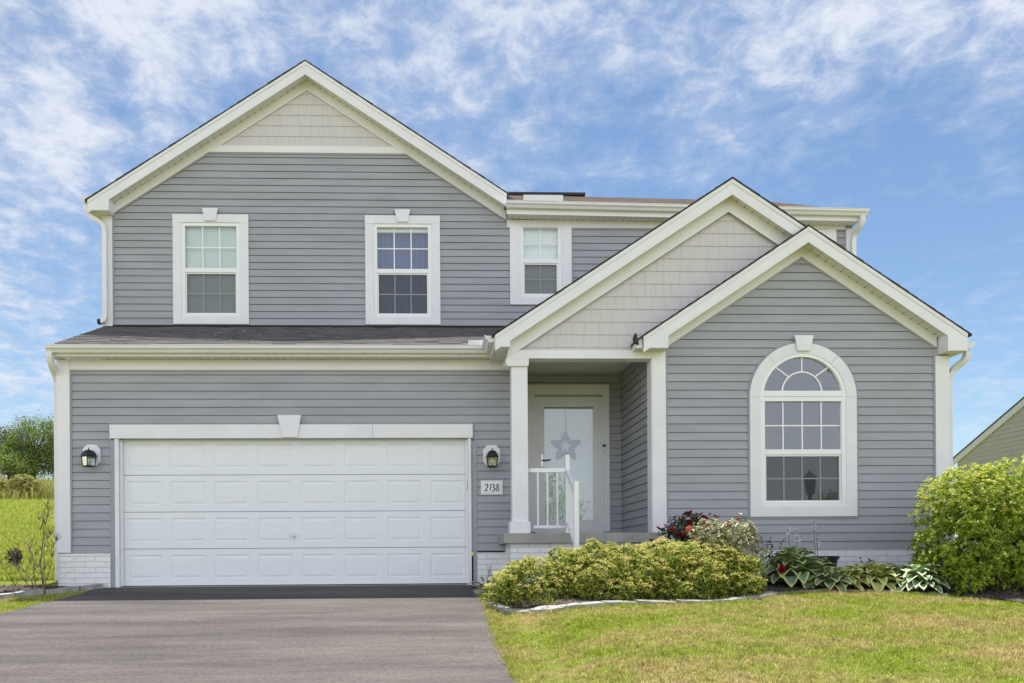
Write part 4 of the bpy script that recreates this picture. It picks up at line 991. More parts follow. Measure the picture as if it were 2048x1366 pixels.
# edging stones: one object each
def stones(path, label, group, wid=.11, hgt=.055, gap=.012, step=(.34, .52)):
    L = [Vector(p) for p in path]; d = [0]
    for a, b in zip(L, L[1:]): d.append(d[-1] + (b - a).length)
    def pos(s):
        return Vector((np.interp(s, d, [p.x for p in L]), np.interp(s, d, [p.y for p in L])))
    s = 0
    while s < d[-1] - .1:
        e = min(s + random.uniform(*step), d[-1]); n = 6; mb = MB(); up, dn = [], []
        c = pos((s + e) / 2); zc_ = tz(c.x, c.y); tl = random.uniform(-.02, .02); o = random.uniform(-.012, .012); h = hgt * random.uniform(.85, 1.2)
        for sgn in (-1, 1):
            for k in range(n + 1):
                t = k / n if sgn < 0 else 1 - k / n; q = pos(s + gap + (e - s - 2 * gap) * t); q2 = pos(min(s + gap + (e - s - 2 * gap) * t + .02, d[-1])); tv = (q2 - pos(s + gap + (e - s - 2 * gap) * t - .02)).normalized(); nv = Vector((-tv.y, tv.x))
                w = q + nv * (sgn * wid / 2 * random.uniform(.85, 1.1) + o); g = tz(w.x, w.y)
                up.append((w.x - c.x, w.y - c.y, g - zc_ + h + tl * (t - .5) + random.uniform(-.003, .003))); dn.append((w.x - c.x, w.y - c.y, g - zc_ - .05))
        m_ = len(up); mb.poly(up)
        for k in range(m_): j = (k + 1) % m_; mb.poly([dn[k], dn[j], up[j], up[k]])
        ob = mb.build('edging_stone', STONE, None, local=True); ob.location = (c.x, c.y, zc_); tag(ob, label, 'edging stone', group); s = e
stones(EDGE[1:13], 'flat pale edging stone between the lawn and the clipped shrub bed', 'edging stones of the front bed', .12, .04)
stones(LEDGE, 'grey edging stone along the small mulch bed by the garage corner', 'edging stones of the left bed', .10, .06)
stones(EDGE[12:18], 'low shaded edging stone half buried in front of the hostas', 'edging stones of the hosta bed', .08, .022)
cx, cy = gp(966, 1186)
MB().prism([(0, 0)] * 0 or [(-.12, -.05), (.26, -.05), (.26, .035), (-.12, .035)], cy - .16, cy + .5).build('corner_slab', CONC, None, local=True)
cs = bpy.data.objects['corner_slab']; cs.data.transform(Matrix.Translation((0, -cy, 0))); cs.location = (cx, cy, tz(cx, cy)); tag(cs, 'small pale concrete slab at the garage corner beside the driveway', 'slab')

# ------------------------------------------------------------------ plants
SPIREA = leafmat('spirea_leaf', [(.06, .11, .018), (.24, .33, .038), (.40, .47, .06), (.50, .48, .09), (.15, .23, .025), (.12, .11, .03)], .45)
SPTOP = leafmat('spirea_head', [(.60, .46, .15), (.58, .55, .13), (.64, .46, .23), (.48, .55, .10), (.60, .59, .16), (.44, .36, .10)], .42)
LIME = leafmat('lime_leaf', [(.10, .18, .014), (.23, .35, .026), (.38, .49, .04), (.52, .57, .06), (.16, .25, .02)], .42, .42, .45)
LIMESUN = leafmat('lime_sunlit_leaf', [(.58, .58, .08), (.66, .64, .14), (.44, .52, .06), (.62, .57, .12)], .36, .42, .45)
ROSEL = leafmat('rose_leaf', [(.025, .05, .016), (.05, .085, .025), (.035, .06, .02), (.09, .12, .045), (.09, .05, .03)], .22, .35, .5)
ROSESUN = leafmat('sunlit_rose_leaf', [(.20, .25, .09), (.40, .43, .20), (.56, .56, .32), (.26, .19, .10), (.66, .64, .42)], .42, .3, .5)  # rose leaves again, with the sunlight put into a paler colour
REDP = leafmat('red_petal', [(.30, .008, .02), (.38, .012, .03), (.18, .006, .015)], .2, .5)
PINKP = leafmat('coral_petal', [(.55, .10, .07), (.62, .24, .17), (.5, .05, .045)], .25, .5)
BARK = mat('twig_bark', (.075, .055, .042), .9, .3, 12, .4, 40)
def blob_surface(blobs, n, shell=(.72, 1.03)):
    """points in a union of ellipsoids, mostly near the outside, with outward directions"""
    w = np.array([b[3] * b[4] + b[4] * b[5] + b[3] * b[5] for b in blobs]); w = w / w.sum(); out_p, out_n = [], []
    B = np.array(blobs)
    while sum(len(q) for q in out_p) < n:
        k = rng.choice(len(blobs), n, p=w); u = unit(n); rr = rng.uniform(*shell, n)[:, None]
        c, r_ = B[k, :3], B[k, 3:6]; p = c + u * r_ * rr; nn = u / r_; nn /= np.linalg.norm(nn, axis=1, keepdims=True)
        ok = np.ones(n, bool)
        for i in range(len(blobs)):
            q = (((p - B[i, :3]) / B[i, 3:6]) ** 2).sum(1); ok &= ~((q < .55) & (k != i))
        ok &= p[:, 2] > .02
        out_p.append(p[ok]); out_n.append(nn[ok])
    return np.concatenate(out_p)[:n], np.concatenate(out_n)[:n]
def rosettes(P, N, per, L, Wd, spread, up=.25, jit=.25):
    n = len(P); P2 = np.repeat(P, per, 0); N2 = np.repeat(N, per, 0) + np.array([0, 0, up]); N2 += unit(len(N2)) * jit; N2 /= np.linalg.norm(N2, axis=1, keepdims=True)
    a = np.cross(N2, unit(len(N2))); a /= np.linalg.norm(a, axis=1, keepdims=True); D = N2 * (1 - spread) + a * spread; D /= np.linalg.norm(D, axis=1, keepdims=True)
    m_ = len(P2); return leaf_arrays(P2 + unit(m_) * .012, D, N2, rng.uniform(*L, m_), rng.uniform(*Wd, m_))
def twigs(blobs, n, base_r, rad, seed_r=.9):
    mb = MB(); pts, nn = blob_surface(blobs, n, (.5, seed_r))
    for p in pts:
        a = Vector((random.uniform(-base_r, base_r), random.uniform(-base_r, base_r), -.03)); b = Vector(p); m_ = a.lerp(b, .5) + Vector((random.uniform(-.05, .05), random.uniform(-.05, .05), .06))
        mb.tube([a, a.lerp(m_, .5) + Vector((0, 0, .02)), m_, m_.lerp(b, .55), b], [rad, rad * .8, rad * .6, rad * .4, rad * .2], 5)
    return mb
# clipped spirea hedge: four shrubs growing into one another
def spirea(px, py, blobs, label, n, tops):
    bq, bn = blob_surface(blobs, 26, (.95, 1.02)); blobs = blobs + [(p[0], p[1], p[2], r_, r_, r_) for p, r_ in zip(bq, rng.uniform(.06, .11, 26)) if p[2] > .1]
    x, y = gp(px, py); t = thing('spirea_shrub', label, 'shrub', (x, y, tz(x, y)), 0, 'clipped shrubs along the front bed')
    P, N = blob_surface(blobs, n, (.66, 1.06)); sh = N[:, 2] > -.75; P, N = P[sh], N[sh]
    V, F = rosettes(P[:int(n * .8)], N[:int(n * .8)], 6, (.022, .045), (.012, .022), .62, .5, .6); f = np_mesh('foliage', V, F, SPIREA, t)
    P, N = blob_surface(blobs, int(tops * 1.7), (.98, 1.12)); s = (N[:, 2] > .1) | (rng.random(len(N)) < .25); P, N = P[s], N[s]
    P2 = np.repeat(P, 14, 0) + unit(len(P) * 14) * np.array([.034, .034, .014]); V, F = leaf_arrays(P2, unit(len(P2)) * np.array([1, 1, .5]) + np.array([0, -.1, .15]), unit(len(P2)) * .35 + np.array([0, -.25, 1]), rng.uniform(.016, .030, len(P2)), rng.uniform(.010, .018, len(P2)))
    np_mesh('flower_heads', V, F, SPTOP, t)
    for q in range(len(P)): pass
    mb = MB(); c0 = (sum(b[0] for b in blobs[:2]) / 2, sum(b[1] for b in blobs[:2]) / 2); tw, _n = blob_surface(blobs, 60, (.6, 1.04))
    for p in tw:
        a = Vector((c0[0] + random.uniform(-.2, .2), c0[1] + random.uniform(-.2, .2), -.02)); b = Vector(p); mb.tube([a, a.lerp(b, .5) + Vector((0, 0, .06)), b], [.006, .004, .0015], 4); mb.build('stems', BARK, t, local=True); return t
spirea(1098, 1208, [(-.10, .42, .08, .42, .50, .42), (.30, .46, .10, .40, .52, .50), (-.42, .36, .06, .26, .36, .32)], 'low rounded golden shrub at the left end of the hedge, beside the driveway', 3000, 330)
spirea(1232, 1204, [(-.12, .48, .10, .46, .55, .52), (.28, .46, .10, .40, .52, .50), (.06, .20, .04, .45, .32, .34)], 'broad yellow green shrub in front of the porch steps', 3300, 380)
spirea(1362, 1202, [(-.08, .50, .10, .44, .56, .56), (.25, .46, .10, .40, .52, .54), (.1, .20, .04, .44, .32, .36)], 'full yellow green shrub with tan seed heads below the red roses', 3300, 380)
spirea(1455, 1199, [(.0, .46, .10, .38, .52, .56), (.22, .40, .06, .24, .44, .46)], 'bronze tinged shrub at the right end of the hedge, next to the large hosta', 2500, 240)
# big lime shrub at the right corner
x, y = gp(2025, 1183)
t = thing('lime_shrub', 'large lime green shrub at the right corner of the house, sunlit on top', 'shrub', (x, y, tz(x, y)))
random.seed(5)
bl = [(-.50, .05, .86, .55, .55, .58), (.10, .0, .95, .62, .62, .58), (.68, .0, .88, .60, .60, .60), (-.45, -.05, .45, .62, .55, .45), (.15, -.12, .5, .7, .6, .5), (.75, -.1, .5, .62, .6, .5), (1.1, .1, .7, .4, .5, .6), (-.62, .05, 1.02, .32, .4, .34), (-.25, .1, 1.12, .3, .35, .28), (.30, .05, 1.18, .32, .34, .25), (.78, .1, 1.14, .3, .3, .25)]
bq, bn = blob_surface(bl, 46, (.95, 1.05)); bl = bl + [(p[0], p[1], p[2], r_, r_, r_ * random.uniform(.8, 1.5)) for p, r_ in zip(bq, rng.uniform(.10, .22, 46)) if .15 < p[2] < 1.12]
P, N = blob_surface(bl, 11500, (.55, 1.14)); P += rng.normal(size=P.shape) * .02; g_ = np.sin(P[:, 0] * 13 + 2 * np.sin(P[:, 2] * 7)) * np.sin(P[:, 2] * 15 + P[:, 1] * 9); s = g_ > -.42; P, N = P[s], N[s]
P2, N2 = blob_surface(bl[:6], 2200, (.25, .62)); P, N = np.concatenate([P, P2]), np.concatenate([N, N2])
V, F = rosettes(P, N, 8, (.028, .054), (.012, .021), .60, .55, .35); np_mesh('foliage', V, F, LIME, t)
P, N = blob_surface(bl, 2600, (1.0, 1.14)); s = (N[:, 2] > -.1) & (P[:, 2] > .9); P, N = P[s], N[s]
V, F = rosettes(P, N, 9, (.028, .052), (.012, .021), .52, .7, .3); np_mesh('sunlit_leaves', V, F, LIMESUN, t)  # top leaves made yellower, sunlight put into their colour
twigs(bl, 70, .22, .014, .95).build('branches', BARK, t, local=True)
# roses
def bloom_mesh(m):
    V, F = [], []; k = 0
    for ring_, (n, r_, tilt_, L) in enumerate(((5, .004, 1.35, .026), (6, .010, .95, .034), (7, .016, .5, .040))):
        for i in range(n):
            a = i * 6.283 / n + ring_ * .5; d = np.array([math.cos(a), math.sin(a), 0]); up = np.array([0, 0, 1.])
            D = d * math.cos(tilt_) + up * math.sin(tilt_); s = np.cross(d, up); p = d * r_; w = L * .55
            pts = [p, p + D * L * .5 + s * w, p + D * L + s * w * .7 + d * .006, p + D * L * 1.06 + d * .008, p + D * L - s * w * .7 + d * .006, p + D * L * .5 - s * w]
            V += pts; F += [(k, k + 1, k + 2), (k, k + 2, k + 3), (k, k + 3, k + 4), (k, k + 4, k + 5)]; k += 6
    o = np_mesh('bloom', V, F, m); me = o.data; bpy.data.objects.remove(o); return me
BL_R, BL_P = bloom_mesh(REDP), bloom_mesh(PINKP)
def rose(px, Yd, zbase, blobs, label, n, leafm, blooms, me):
    x, _ = at(px, 1100, Yd); z0 = tz(x, Yd); t = thing('rose_bush', label, 'rose bush', (x, Yd, z0), 0, 'rose bushes by the porch')
    P, N = blob_surface(blobs, n, (.55, 1.12)); P += rng.normal(size=P.shape) * .015
    V, F = rosettes(P, N, 6, (.03, .055), (.018, .03), .75, .25, .5); np_mesh('foliage', V, F, leafm, t)
    twigs(blobs, 30, .10, .006, 1.05).build('canes', BARK, t, local=True)
    for bx_, bz_, dy_ in blooms:
        xx, zz = at(bx_, bz_, Yd + dy_); b = bpy.data.objects.new('bloom', me); COL.objects.link(b); b.parent = t
        b.location = (xx - x, dy_, zz - z0); b.rotation_euler = (random.uniform(.2, 1.0), random.uniform(-.5, .5), random.uniform(0, 6)); s = random.uniform(.5, .75); b.scale = (s, s, s)
    return t
rose(1385, 11.35, 0, [(-.22, 0, .40, .30, .30, .34), (.10, .05, .50, .34, .30, .38), (-.05, 0, .72, .26, .22, .20), (-.40, 0, .30, .22, .22, .22)], 'dark leaved rose bush with deep red flowers beside the porch opening', 800, ROSEL,
     [(1373, 1028, 0), (1381, 1026, .05), (1382, 1037, -.15), (1404, 1028, .1), (1408, 1036, -.1), (1382, 1047, -.25), (1373, 1042, -.2), (1360, 1041, -.1), (1430, 1033, .05), (1360, 1070, -.3), (1366, 1072, -.3), (1378, 1060, -.3), (1330, 1052, -.1), (1317, 1058, -.1), (1302, 1082, -.1), (1299, 1086, -.15), (1405, 1045, -.2), (1345, 1060, -.2)], BL_R)
rose(1452, 10.58, 0, [(-.08, 0, .42, .38, .26, .34), (.18, 0, .40, .30, .26, .34), (-.18, -.02, .66, .28, .22, .20), (.10, -.02, .70, .24, .22, .17)], 'rose bush with sunlight painted into pale leaves and coral flowers left of the arched window', 900, ROSESUN,
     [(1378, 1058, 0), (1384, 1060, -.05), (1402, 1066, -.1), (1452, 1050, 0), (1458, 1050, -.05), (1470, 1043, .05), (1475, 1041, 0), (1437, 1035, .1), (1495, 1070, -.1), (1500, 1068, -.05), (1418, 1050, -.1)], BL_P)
# hostas
def hostamat(name, mid, edge, at_=.72):
    m = bpy.data.materials.new(name); m.use_nodes = True; t = m.node_tree; n = t.nodes; l = t.links; b = n['Principled BSDF']; out = n['Material Output']
    a = n.new('ShaderNodeAttribute'); a.attribute_name = 'margin'; nz = n.new('ShaderNodeTexNoise'); nz.inputs['Scale'].default_value = 14; c = n.new('ShaderNodeTexCoord'); l.new(c.outputs['Object'], nz.inputs[0])
    ad = n.new('ShaderNodeMath'); ad.operation = 'MULTIPLY_ADD'; l.new(nz.outputs['Fac'], ad.inputs[0]); ad.inputs[1].default_value = .3; l.new(a.outputs['Fac'], ad.inputs[2])
    r = n.new('ShaderNodeValToRGB'); l.new(ad.outputs[0], r.inputs[0]); r.color_ramp.elements[0].position = at_ + .05; r.color_ramp.elements[1].position = at_ + .22; r.color_ramp.elements[0].color = (*mid, 1); r.color_ramp.elements[1].color = (*edge, 1)
    l.new(r.outputs[0], b.inputs['Base Color']); b.inputs['Roughness'].default_value = .5; b.inputs['Specular IOR Level'].default_value = .3
    tr = n.new('ShaderNodeBsdfTranslucent'); l.new(r.outputs[0], tr.inputs[0]); mx = n.new('ShaderNodeMixShader'); mx.inputs[0].default_value = .22; l.new(b.outputs[0], mx.inputs[1]); l.new(tr.outputs[0], mx.inputs[2]); l.new(mx.outputs[0], out.inputs[0]); return m
HBLUE = hostamat('hosta_blue_gold', (.20, .31, .17), (.64, .63, .22)); HWHITE = hostamat('hosta_white_edge', (.23, .35, .13), (.74, .76, .52)); HGOLD = hostamat('hosta_gold', (.48, .54, .14), (.68, .66, .25), .6)
LILAC = leafmat('lilac_bell', [(.70, .64, .74), (.78, .72, .80), (.60, .53, .66)], .3)
STALK = mat('flower_stalk_green', (.14, .15, .10), .8, .2)
def hosta_leaf(az, L, Wd, lift, droop, base=(0, 0, 0), st=.08, roll=0):
    """one heart shaped blade on its stalk: rises, arches over and droops"""
    nu, nv = 8, 7; V, Mg = [], []; d = np.array([math.cos(az), math.sin(az), 0]); s = np.array([-d[1], d[0], 0]); p = np.array(base, float); an = lift; path = [p.copy()]
    for i in range(nu): 
        p = p + (d * math.cos(an) + np.array([0, 0, 1]) * math.sin(an)) * L / nu; an -= droop / nu; path.append(p.copy())
    for i in range(nu + 1):
        u = i / nu; w = Wd * .5 * max(0, math.sin(math.pi * min(1, u * .90 + .085) ** .74)) ** .75 * (1 if u < .99 else .0); w = max(w, .002)
        for j in range(nv):
            v = j / (nv - 1) * 2 - 1; q = path[i] + s * w * v + np.array([0, 0, 1]) * (abs(v) ** 1.6 * w * .42 + .006 * math.cos(v * 9) + roll * v * w); V.append(q); Mg.append(max(abs(v), (u - .55) / .45 if u > .55 else 0, (.12 - u) * 4 if u < .1 else 0))
    F = [(i * nv + j, i * nv + j + 1, (i + 1) * nv + j + 1, (i + 1) * nv + j) for i in range(nu) for j in range(nv - 1)]; return V, F, Mg
def hosta(px, Yd, label, m, n, L, W_, Hr, stalks=(), spread=6.283, a0=0, zfix=None):
    x, _ = at(px, 1100, Yd); z0 = tz(x, Yd) if zfix is None else zfix; t = thing('hosta', label, 'hosta', (x, Yd, z0), 0, 'hostas in the front bed'); AV, AF, AM = [], [], []
    for i in range(n):
        f = i / n; az = a0 + i * 2.39996; ll = random.uniform(*L) * (1 - .35 * f); lift = -.05 + 1.05 * f + random.uniform(-.15, .2); dr_ = random.uniform(.9, 1.5)
        hgt = Hr * (.25 + .75 * f); rad = Hr * .55 * (1 - f) + .03; b = (rad * math.cos(az), rad * math.sin(az), hgt)
        V, F, Mg = hosta_leaf(az + random.uniform(-.2, .2), ll, ll * random.uniform(*W_), lift, dr_, b, roll=random.uniform(-.3, .3)); k = len(AV); AV += V; AF += [tuple(q + k for q in ff) for ff in F]; AM += Mg
    np_mesh('foliage', AV, AF, m, t, smooth=True, attr={'margin': AM})
    mb = MB()
    for i in range(n):
        f = i / n; az = a0 + i * 2.39996; hgt = Hr * (.25 + .75 * f); rad = Hr * .55 * (1 - f) + .03; mb.tube([(0, 0, -.02), (rad * .4 * math.cos(az), rad * .4 * math.sin(az), hgt * .6), (rad * math.cos(az), rad * math.sin(az), hgt)], [.007, .006, .005], 5)
    mb.build('leaf_stalks', STALK, t, local=True)
    for sx, sz in stalks:
        xx, zz = at(sx, sz, Yd - .02); top = Vector((xx - x, -.02, zz - z0)); mb = MB(); a = Vector((top.x * .3, 0, 0)); mid = a.lerp(top, .55) + Vector((0, -.02, .03)); mb.tube([a, mid, top], [.006, .005, .003], 5)
        st = mb.build('flower_stalk', STALK, t, local=True); P = []; D = []
        for q in range(13): 
            h = q / 13 * .15; aa = random.uniform(0, 6.28); P.append((top.x, top.y, top.z - h)); D.append((math.cos(aa), math.sin(aa), -.7 + (.9 if q < 3 else 0)))
        P = np.repeat(np.array(P), 3, 0); D = np.repeat(np.array(D), 3, 0) + unit(len(P)) * .22; V, F = leaf_arrays(P, D, unit(len(P)), rng.uniform(.04, .06, len(P)), rng.uniform(.018, .026, len(P))); np_mesh('bells', V, F, LILAC, st)
    return t
random.seed(21)
hosta(1585, 11.15, 'large blue green hosta with golden leaf edges right of the hedge', HBLUE, 64, (.26, .38), (.58, .72), .38, [(1577, 1058), (1594, 1060)])
hosta(1632, 11.25, 'green hosta with tall lilac flower stalks in front of the black planter', HBLUE, 46, (.20, .30), (.5, .66), .26, [(1627, 1042), (1634, 1068)])
hosta(1690, 10.85, 'small golden hosta left of the young climbing stem', HGOLD, 40, (.23, .31), (.46, .6), .19)
hosta(1752, 10.80, 'golden hosta with upright pointed leaves below the brick base', HGOLD, 48, (.24, .33), (.46, .58), .24)
hosta(1842, 10.50, 'white edged hosta beside the lime shrub', HWHITE, 60, (.21, .29), (.5, .62), .25)
hosta(968, 12.35, 'small drooping hosta with one tall stalk at the brick garage pier', HWHITE, 7, (.22, .28), (.22, .3), .12, [(980, 1132)])
hosta(1660, 10.75, 'small blue green hosta between the planter and the golden hostas', HBLUE, 34, (.20, .28), (.52, .64), .21)
hosta(1722, 10.95, 'golden hosta directly in front of the thin leafy sprout', HGOLD, 34, (.22, .30), (.48, .6), .22)
hosta(1800, 10.75, 'small white edged hosta between the golden hosta and the larger white one', HWHITE, 40, (.20, .27), (.5, .62), .24)
# young stems on the brick
def stem_plant(px, Yd, h, n, label, m):
    x, _ = at(px, 1100, Yd); z0 = tz(x, Yd); t = thing('leafy_sprout', label, 'plant', (x, Yd, z0)); mb = MB(); P = []
    for k in range(n):
        a = Vector((random.uniform(-.03, .03), 0, 0)); b = a + Vector((random.uniform(-.12, .12), .05, h * random.uniform(.6, 1))); mb.tube([a, a.lerp(b, .5) + Vector((.02, 0, 0)), b], [.004, .003, .002], 5)
        P += [a.lerp(b, random.uniform(.2, 1)) for _ in range(int(h * 55))]
    mb.build('stem', STALK, t, local=True); P = np.array(P); V, F = leaf_arrays(P, unit(len(P)) + np.array([0, -.3, .1]), unit(len(P)) * .4 + np.array([0, -.3, 1]), rng.uniform(.03, .06, len(P)), rng.uniform(.018, .035, len(P))); np_mesh('foliage', V, F, m, t); return t
stem_plant(1737, 11.75, .42, 3, 'thin upright leafy sprout growing against the white brick', ROSEL)
stem_plant(1548, 11.6, .62, 4, 'tall reddish rose shoots standing behind the large hosta', ROSEL)
stem_plant(1790, 11.8, .22, 3, 'low dark leafy weed at the foot of the white brick', ROSEL)
stem_plant(1695, 11.0, .10, 5, 'small round leaved seedling in the mulch between the golden hostas', ROSEL)
# planter and red bloom
x, _ = at(1637, 1118, 11.72); pot = thing('planter', 'black plastic planter standing behind the hostas', 'planter', (x, 11.72, tz(x, 11.72)))
PL = mat('black_plastic', (.022, .022, .025), .35, .2); zt_ = at(1637, 1112, 11.5)[1] - tz(x, 11.72)
MB().lathe([(0, 0), (.19, 0), (.235, zt_ - .05), (.235, zt_ - .045), (.255, zt_ - .045), (.26, zt_), (.24, zt_), (.225, zt_ - .06), (0, zt_ - .06)], 32).build('pot', PL, pot, local=True, smooth=False)
MB().lathe([(0, zt_ - .059), (.224, zt_ - .059)], 24).build('soil', MULCH, pot, local=True)
xr_, zr_ = at(1563, 1135, 10.86); rb_ = thing('fallen_rose', 'single red rose bloom caught among the blue green hosta leaves', 'flower', (xr_, 10.86, zr_ - .03))
for k in range(3):
    b = bpy.data.objects.new('bloom', BL_R); COL.objects.link(b); b.parent = rb_; b.scale = (.85, .85, .85); b.location = (random.uniform(-.012, .012), 0, k * .014 - .01); b.rotation_euler = (1.2, random.uniform(-.6, .6), k)
# bare shrub in the left bed
x, y = gp(83, 1184); t = thing('bare_shrub', 'leafless grey shrub with thin upright branches by the garage corner', 'shrub', (x, y, tz(x, y)))
def px_branch(pts, r0_, dy_=0):
    """a branch through photo pixels, at the shrub's own depth"""
    Q = []
    for i, (a, b) in enumerate(pts):
        yy = y + dy_ * i / max(1, len(pts) - 1); q = at(a, b, yy); Q.append(Vector((q[0] - x, yy - y, q[1] - tz(x, y))))
    n = len(Q); return Q, [r0_ * .95 * (1 - .72 * i / (n - 1)) for i in range(n)]
PB = mat('pale_bare_bark', (.16, .12, .095), .9, .3, 10)
BR = [([(75, 1183), (70, 1165), (67, 1140), (70, 1137), (64, 1110), (55, 1090), (49, 1078)], .011, -.1), ([(72, 1180), (62, 1160), (50, 1145), (35, 1130), (15, 1128), (0, 1126), (-12, 1124)], .010, .15), ([(70, 1182), (52, 1165), (38, 1142), (25, 1128)], .009, -.2),
      ([(86, 1180), (84, 1150), (80, 1128), (84, 1100), (87, 1070), (86, 1045), (90, 1020), (92, 1012)], .011, .1), ([(87, 1180), (88, 1140), (88, 1090), (91, 1050), (97, 1022)], .009, -.1), ([(88, 1180), (92, 1160), (100, 1140), (104, 1115), (103, 1095)], .008, .12),
      ([(84, 1150), (76, 1135), (71, 1110)], .006, .1), ([(66, 1170), (30, 1172), (18, 1150), (8, 1138)], .007, -.15), ([(50, 1145), (42, 1128), (38, 1125)], .007, 0), ([(88, 1095), (94, 1078), (101, 1070)], .005, .05), ([(87, 1070), (80, 1060), (78, 1040)], .004, -.05), ([(90, 1050), (95, 1035), (95, 1020)], .004, .08), ([(104, 1115), (108, 1090), (112, 1082)], .004, .05), ([(69, 1140), (60, 1125), (58, 1100)], .005, .1)]
for pts, r_, d in BR:
    Q, rr = px_branch(pts, r_, d); mb = MB(); mb.tube(Q, rr, 6)
    for k in range(13):
        i = random.randrange(1, len(Q)); a = Q[i]; b = a + Vector((random.uniform(-.1, .1), random.uniform(-.08, .08), random.uniform(.05, .2))); mb.tube([a, a.lerp(b, .5) + Vector((.01, 0, .0)), b], [.0035, .0025, .0012], 4)
    mb.build('branch', PB, t, local=True)
c = np.array([*at(30, 1112, y)]); c = np.array([c[0] - x, -.02, c[1] - tz(x, y)]); n = 420
P = c + unit(n) * rng.uniform(.2, 1, n)[:, None] * np.array([.10, .10, .11]); V, F = leaf_arrays(P, unit(n) + np.array([0, 0, -.4]), unit(n), rng.uniform(.03, .07, n), rng.uniform(.015, .03, n)); np_mesh('dry_leaf_clump', V, F, leafmat('dry_leaf', [(.05, .04, .025), (.10, .075, .045), (.20, .15, .10), (.04, .05, .02)], .1), t)

# ------------------------------------------------------------------ lawn grass
GRASS = None
def grassmat():
    m = leafmat('lawn_blade', [(.17, .25, .022), (.32, .40, .038), (.45, .49, .06), (.24, .34, .03)], .3, .6, .2); t = m.node_tree; n = t.nodes; l = t.links
    base = [q for q in n if q.type == 'VALTORGB'][0]; c = n.new('ShaderNodeTexCoord')
    def noise(s, sc, off):
        mp = n.new('ShaderNodeMapping'); l.new(c.outputs['Object'], mp.inputs[0]); mp.inputs['Scale'].default_value = sc; mp.inputs['Location'].default_value = off; q = n.new('ShaderNodeTexNoise'); l.new(mp.outputs[0], q.inputs['Vector']); q.inputs['Scale'].default_value = s; q.inputs['Detail'].default_value = 8; q.inputs['Roughness'].default_value = .74; return q.outputs['Fac']
    pr = n.new('ShaderNodeMapRange'); l.new(noise(.9, (1, 1.25, 1), (2.3, .4, 0)), pr.inputs[0]); pr.inputs[1].default_value = .41; pr.inputs[2].default_value = .60
    dryr = n.new('ShaderNodeValToRGB'); g = [q for q in n if q.type == 'NEW_GEOMETRY'][0]; l.new(g.outputs['Random Per Island'], dryr.inputs[0]); dryr.color_ramp.elements[0].color = (.38, .30, .10, 1); dryr.color_ramp.elements[1].color = (.66, .54, .27, 1)
    m1 = n.new('ShaderNodeMix'); m1.data_type = 'RGBA'; l.new(pr.outputs[0], m1.inputs[0]); l.new(base.outputs[0], m1.inputs[6]); l.new(dryr.outputs[0], m1.inputs[7])
    tr_ = n.new('ShaderNodeMapRange'); l.new(noise(9, (1, 1, 1), (4, 9, 0)), tr_.inputs[0]); tr_.inputs[1].default_value = .32; tr_.inputs[2].default_value = .68; tr_.inputs[3].default_value = .55; tr_.inputs[4].default_value = 1.35
    mx = n.new('ShaderNodeMix'); mx.data_type = 'RGBA'; mx.blend_type = 'MULTIPLY'; mx.inputs[0].default_value = 1; l.new(m1.outputs[2], mx.inputs[6]); l.new(tr_.outputs[0], mx.inputs[7])
    for q in n:
        if q.type == 'BSDF_PRINCIPLED': l.new(mx.outputs[2], q.inputs['Base Color'])
        if q.type == 'BSDF_TRANSLUCENT': l.new(mx.outputs[2], q.inputs[0])
    return m
GRASSM = grassmat()
def blades(name, x, y, h, w, m, lean=.6, z=None):
    N = len(x); a = rng.uniform(0, 6.283, N); d = np.stack([np.cos(a), np.sin(a), np.zeros(N)], 1); ln = rng.uniform(.05, lean, N)[:, None]
    b = np.stack([x, y, (terr(x, y) if z is None else z) - .004], 1); a2 = rng.uniform(0, 6.283, N); s = np.stack([np.cos(a2), np.sin(a2), np.zeros(N)], 1) * (w[:, None] * .5)
    mid = b + d * (h[:, None] * ln * .35) + np.array([0, 0, 1]) * (h[:, None] * .6); tip = b + d * h[:, None] * ln + np.array([0, 0, 1]) * (h[:, None] * (1 - .3 * ln))
    V = np.stack([b - s, b + s, mid + s * .7, mid - s * .7, tip], 1).reshape(-1, 3); k = np.arange(N)[:, None] * 5
    F = np.concatenate([k + np.array([[0, 1, 2]]), k + np.array([[0, 2, 3]]), k + np.array([[3, 2, 4]])], 1).reshape(-1, 3); return tag(np_mesh(name, V, F, m), kind='stuff')
N = 300000; y = 6.2 + (11.6 - 6.2) * rng.random(N) ** .85; x = rng.uniform(.2, 9.2, N)
keep = (x > interp(right, y) - .03) & ~in_poly(x, y, bed) & (x < .62 * y + 1.2); x, y = x[keep], y[keep]
hh_ = rng.uniform(.018, .042, len(x)) * (1 + .5 * (rng.random(len(x)) < .06))
blades('lawn_grass', x, y, hh_, rng.uniform(.004, .008, len(x)), GRASSM, 1.5)
N = 60000; y = rng.uniform(9.5, 13.4, N); x = rng.uniform(-9.5, -4.6, N); keep = (x < interp(left, np.minimum(y, 12.8)) + .03) & ~in_poly(x, y, lbed) & ((y < YG - .1) | (x < XL - .15)) ; x, y = x[keep], y[keep]
blades('lawn_grass', x, y, rng.uniform(.02, .045, len(x)), rng.uniform(.005, .009, len(x)), GRASSM, .9)
K = 5200; ty = 6.2 + 5.2 * rng.random(K) ** .85; tx = rng.uniform(.2, 9.2, K); keep = (tx > interp(right, ty)) & ~in_poly(tx, ty, bed) & (tx < .62 * ty + 1.2); tx, ty = tx[keep], ty[keep]
sp_ = rng.uniform(.012, .035, len(tx)); x = np.repeat(tx, 14) + rng.normal(size=len(tx) * 14) * np.repeat(sp_, 14); y = np.repeat(ty, 14) + rng.normal(size=len(tx) * 14) * np.repeat(sp_, 14)
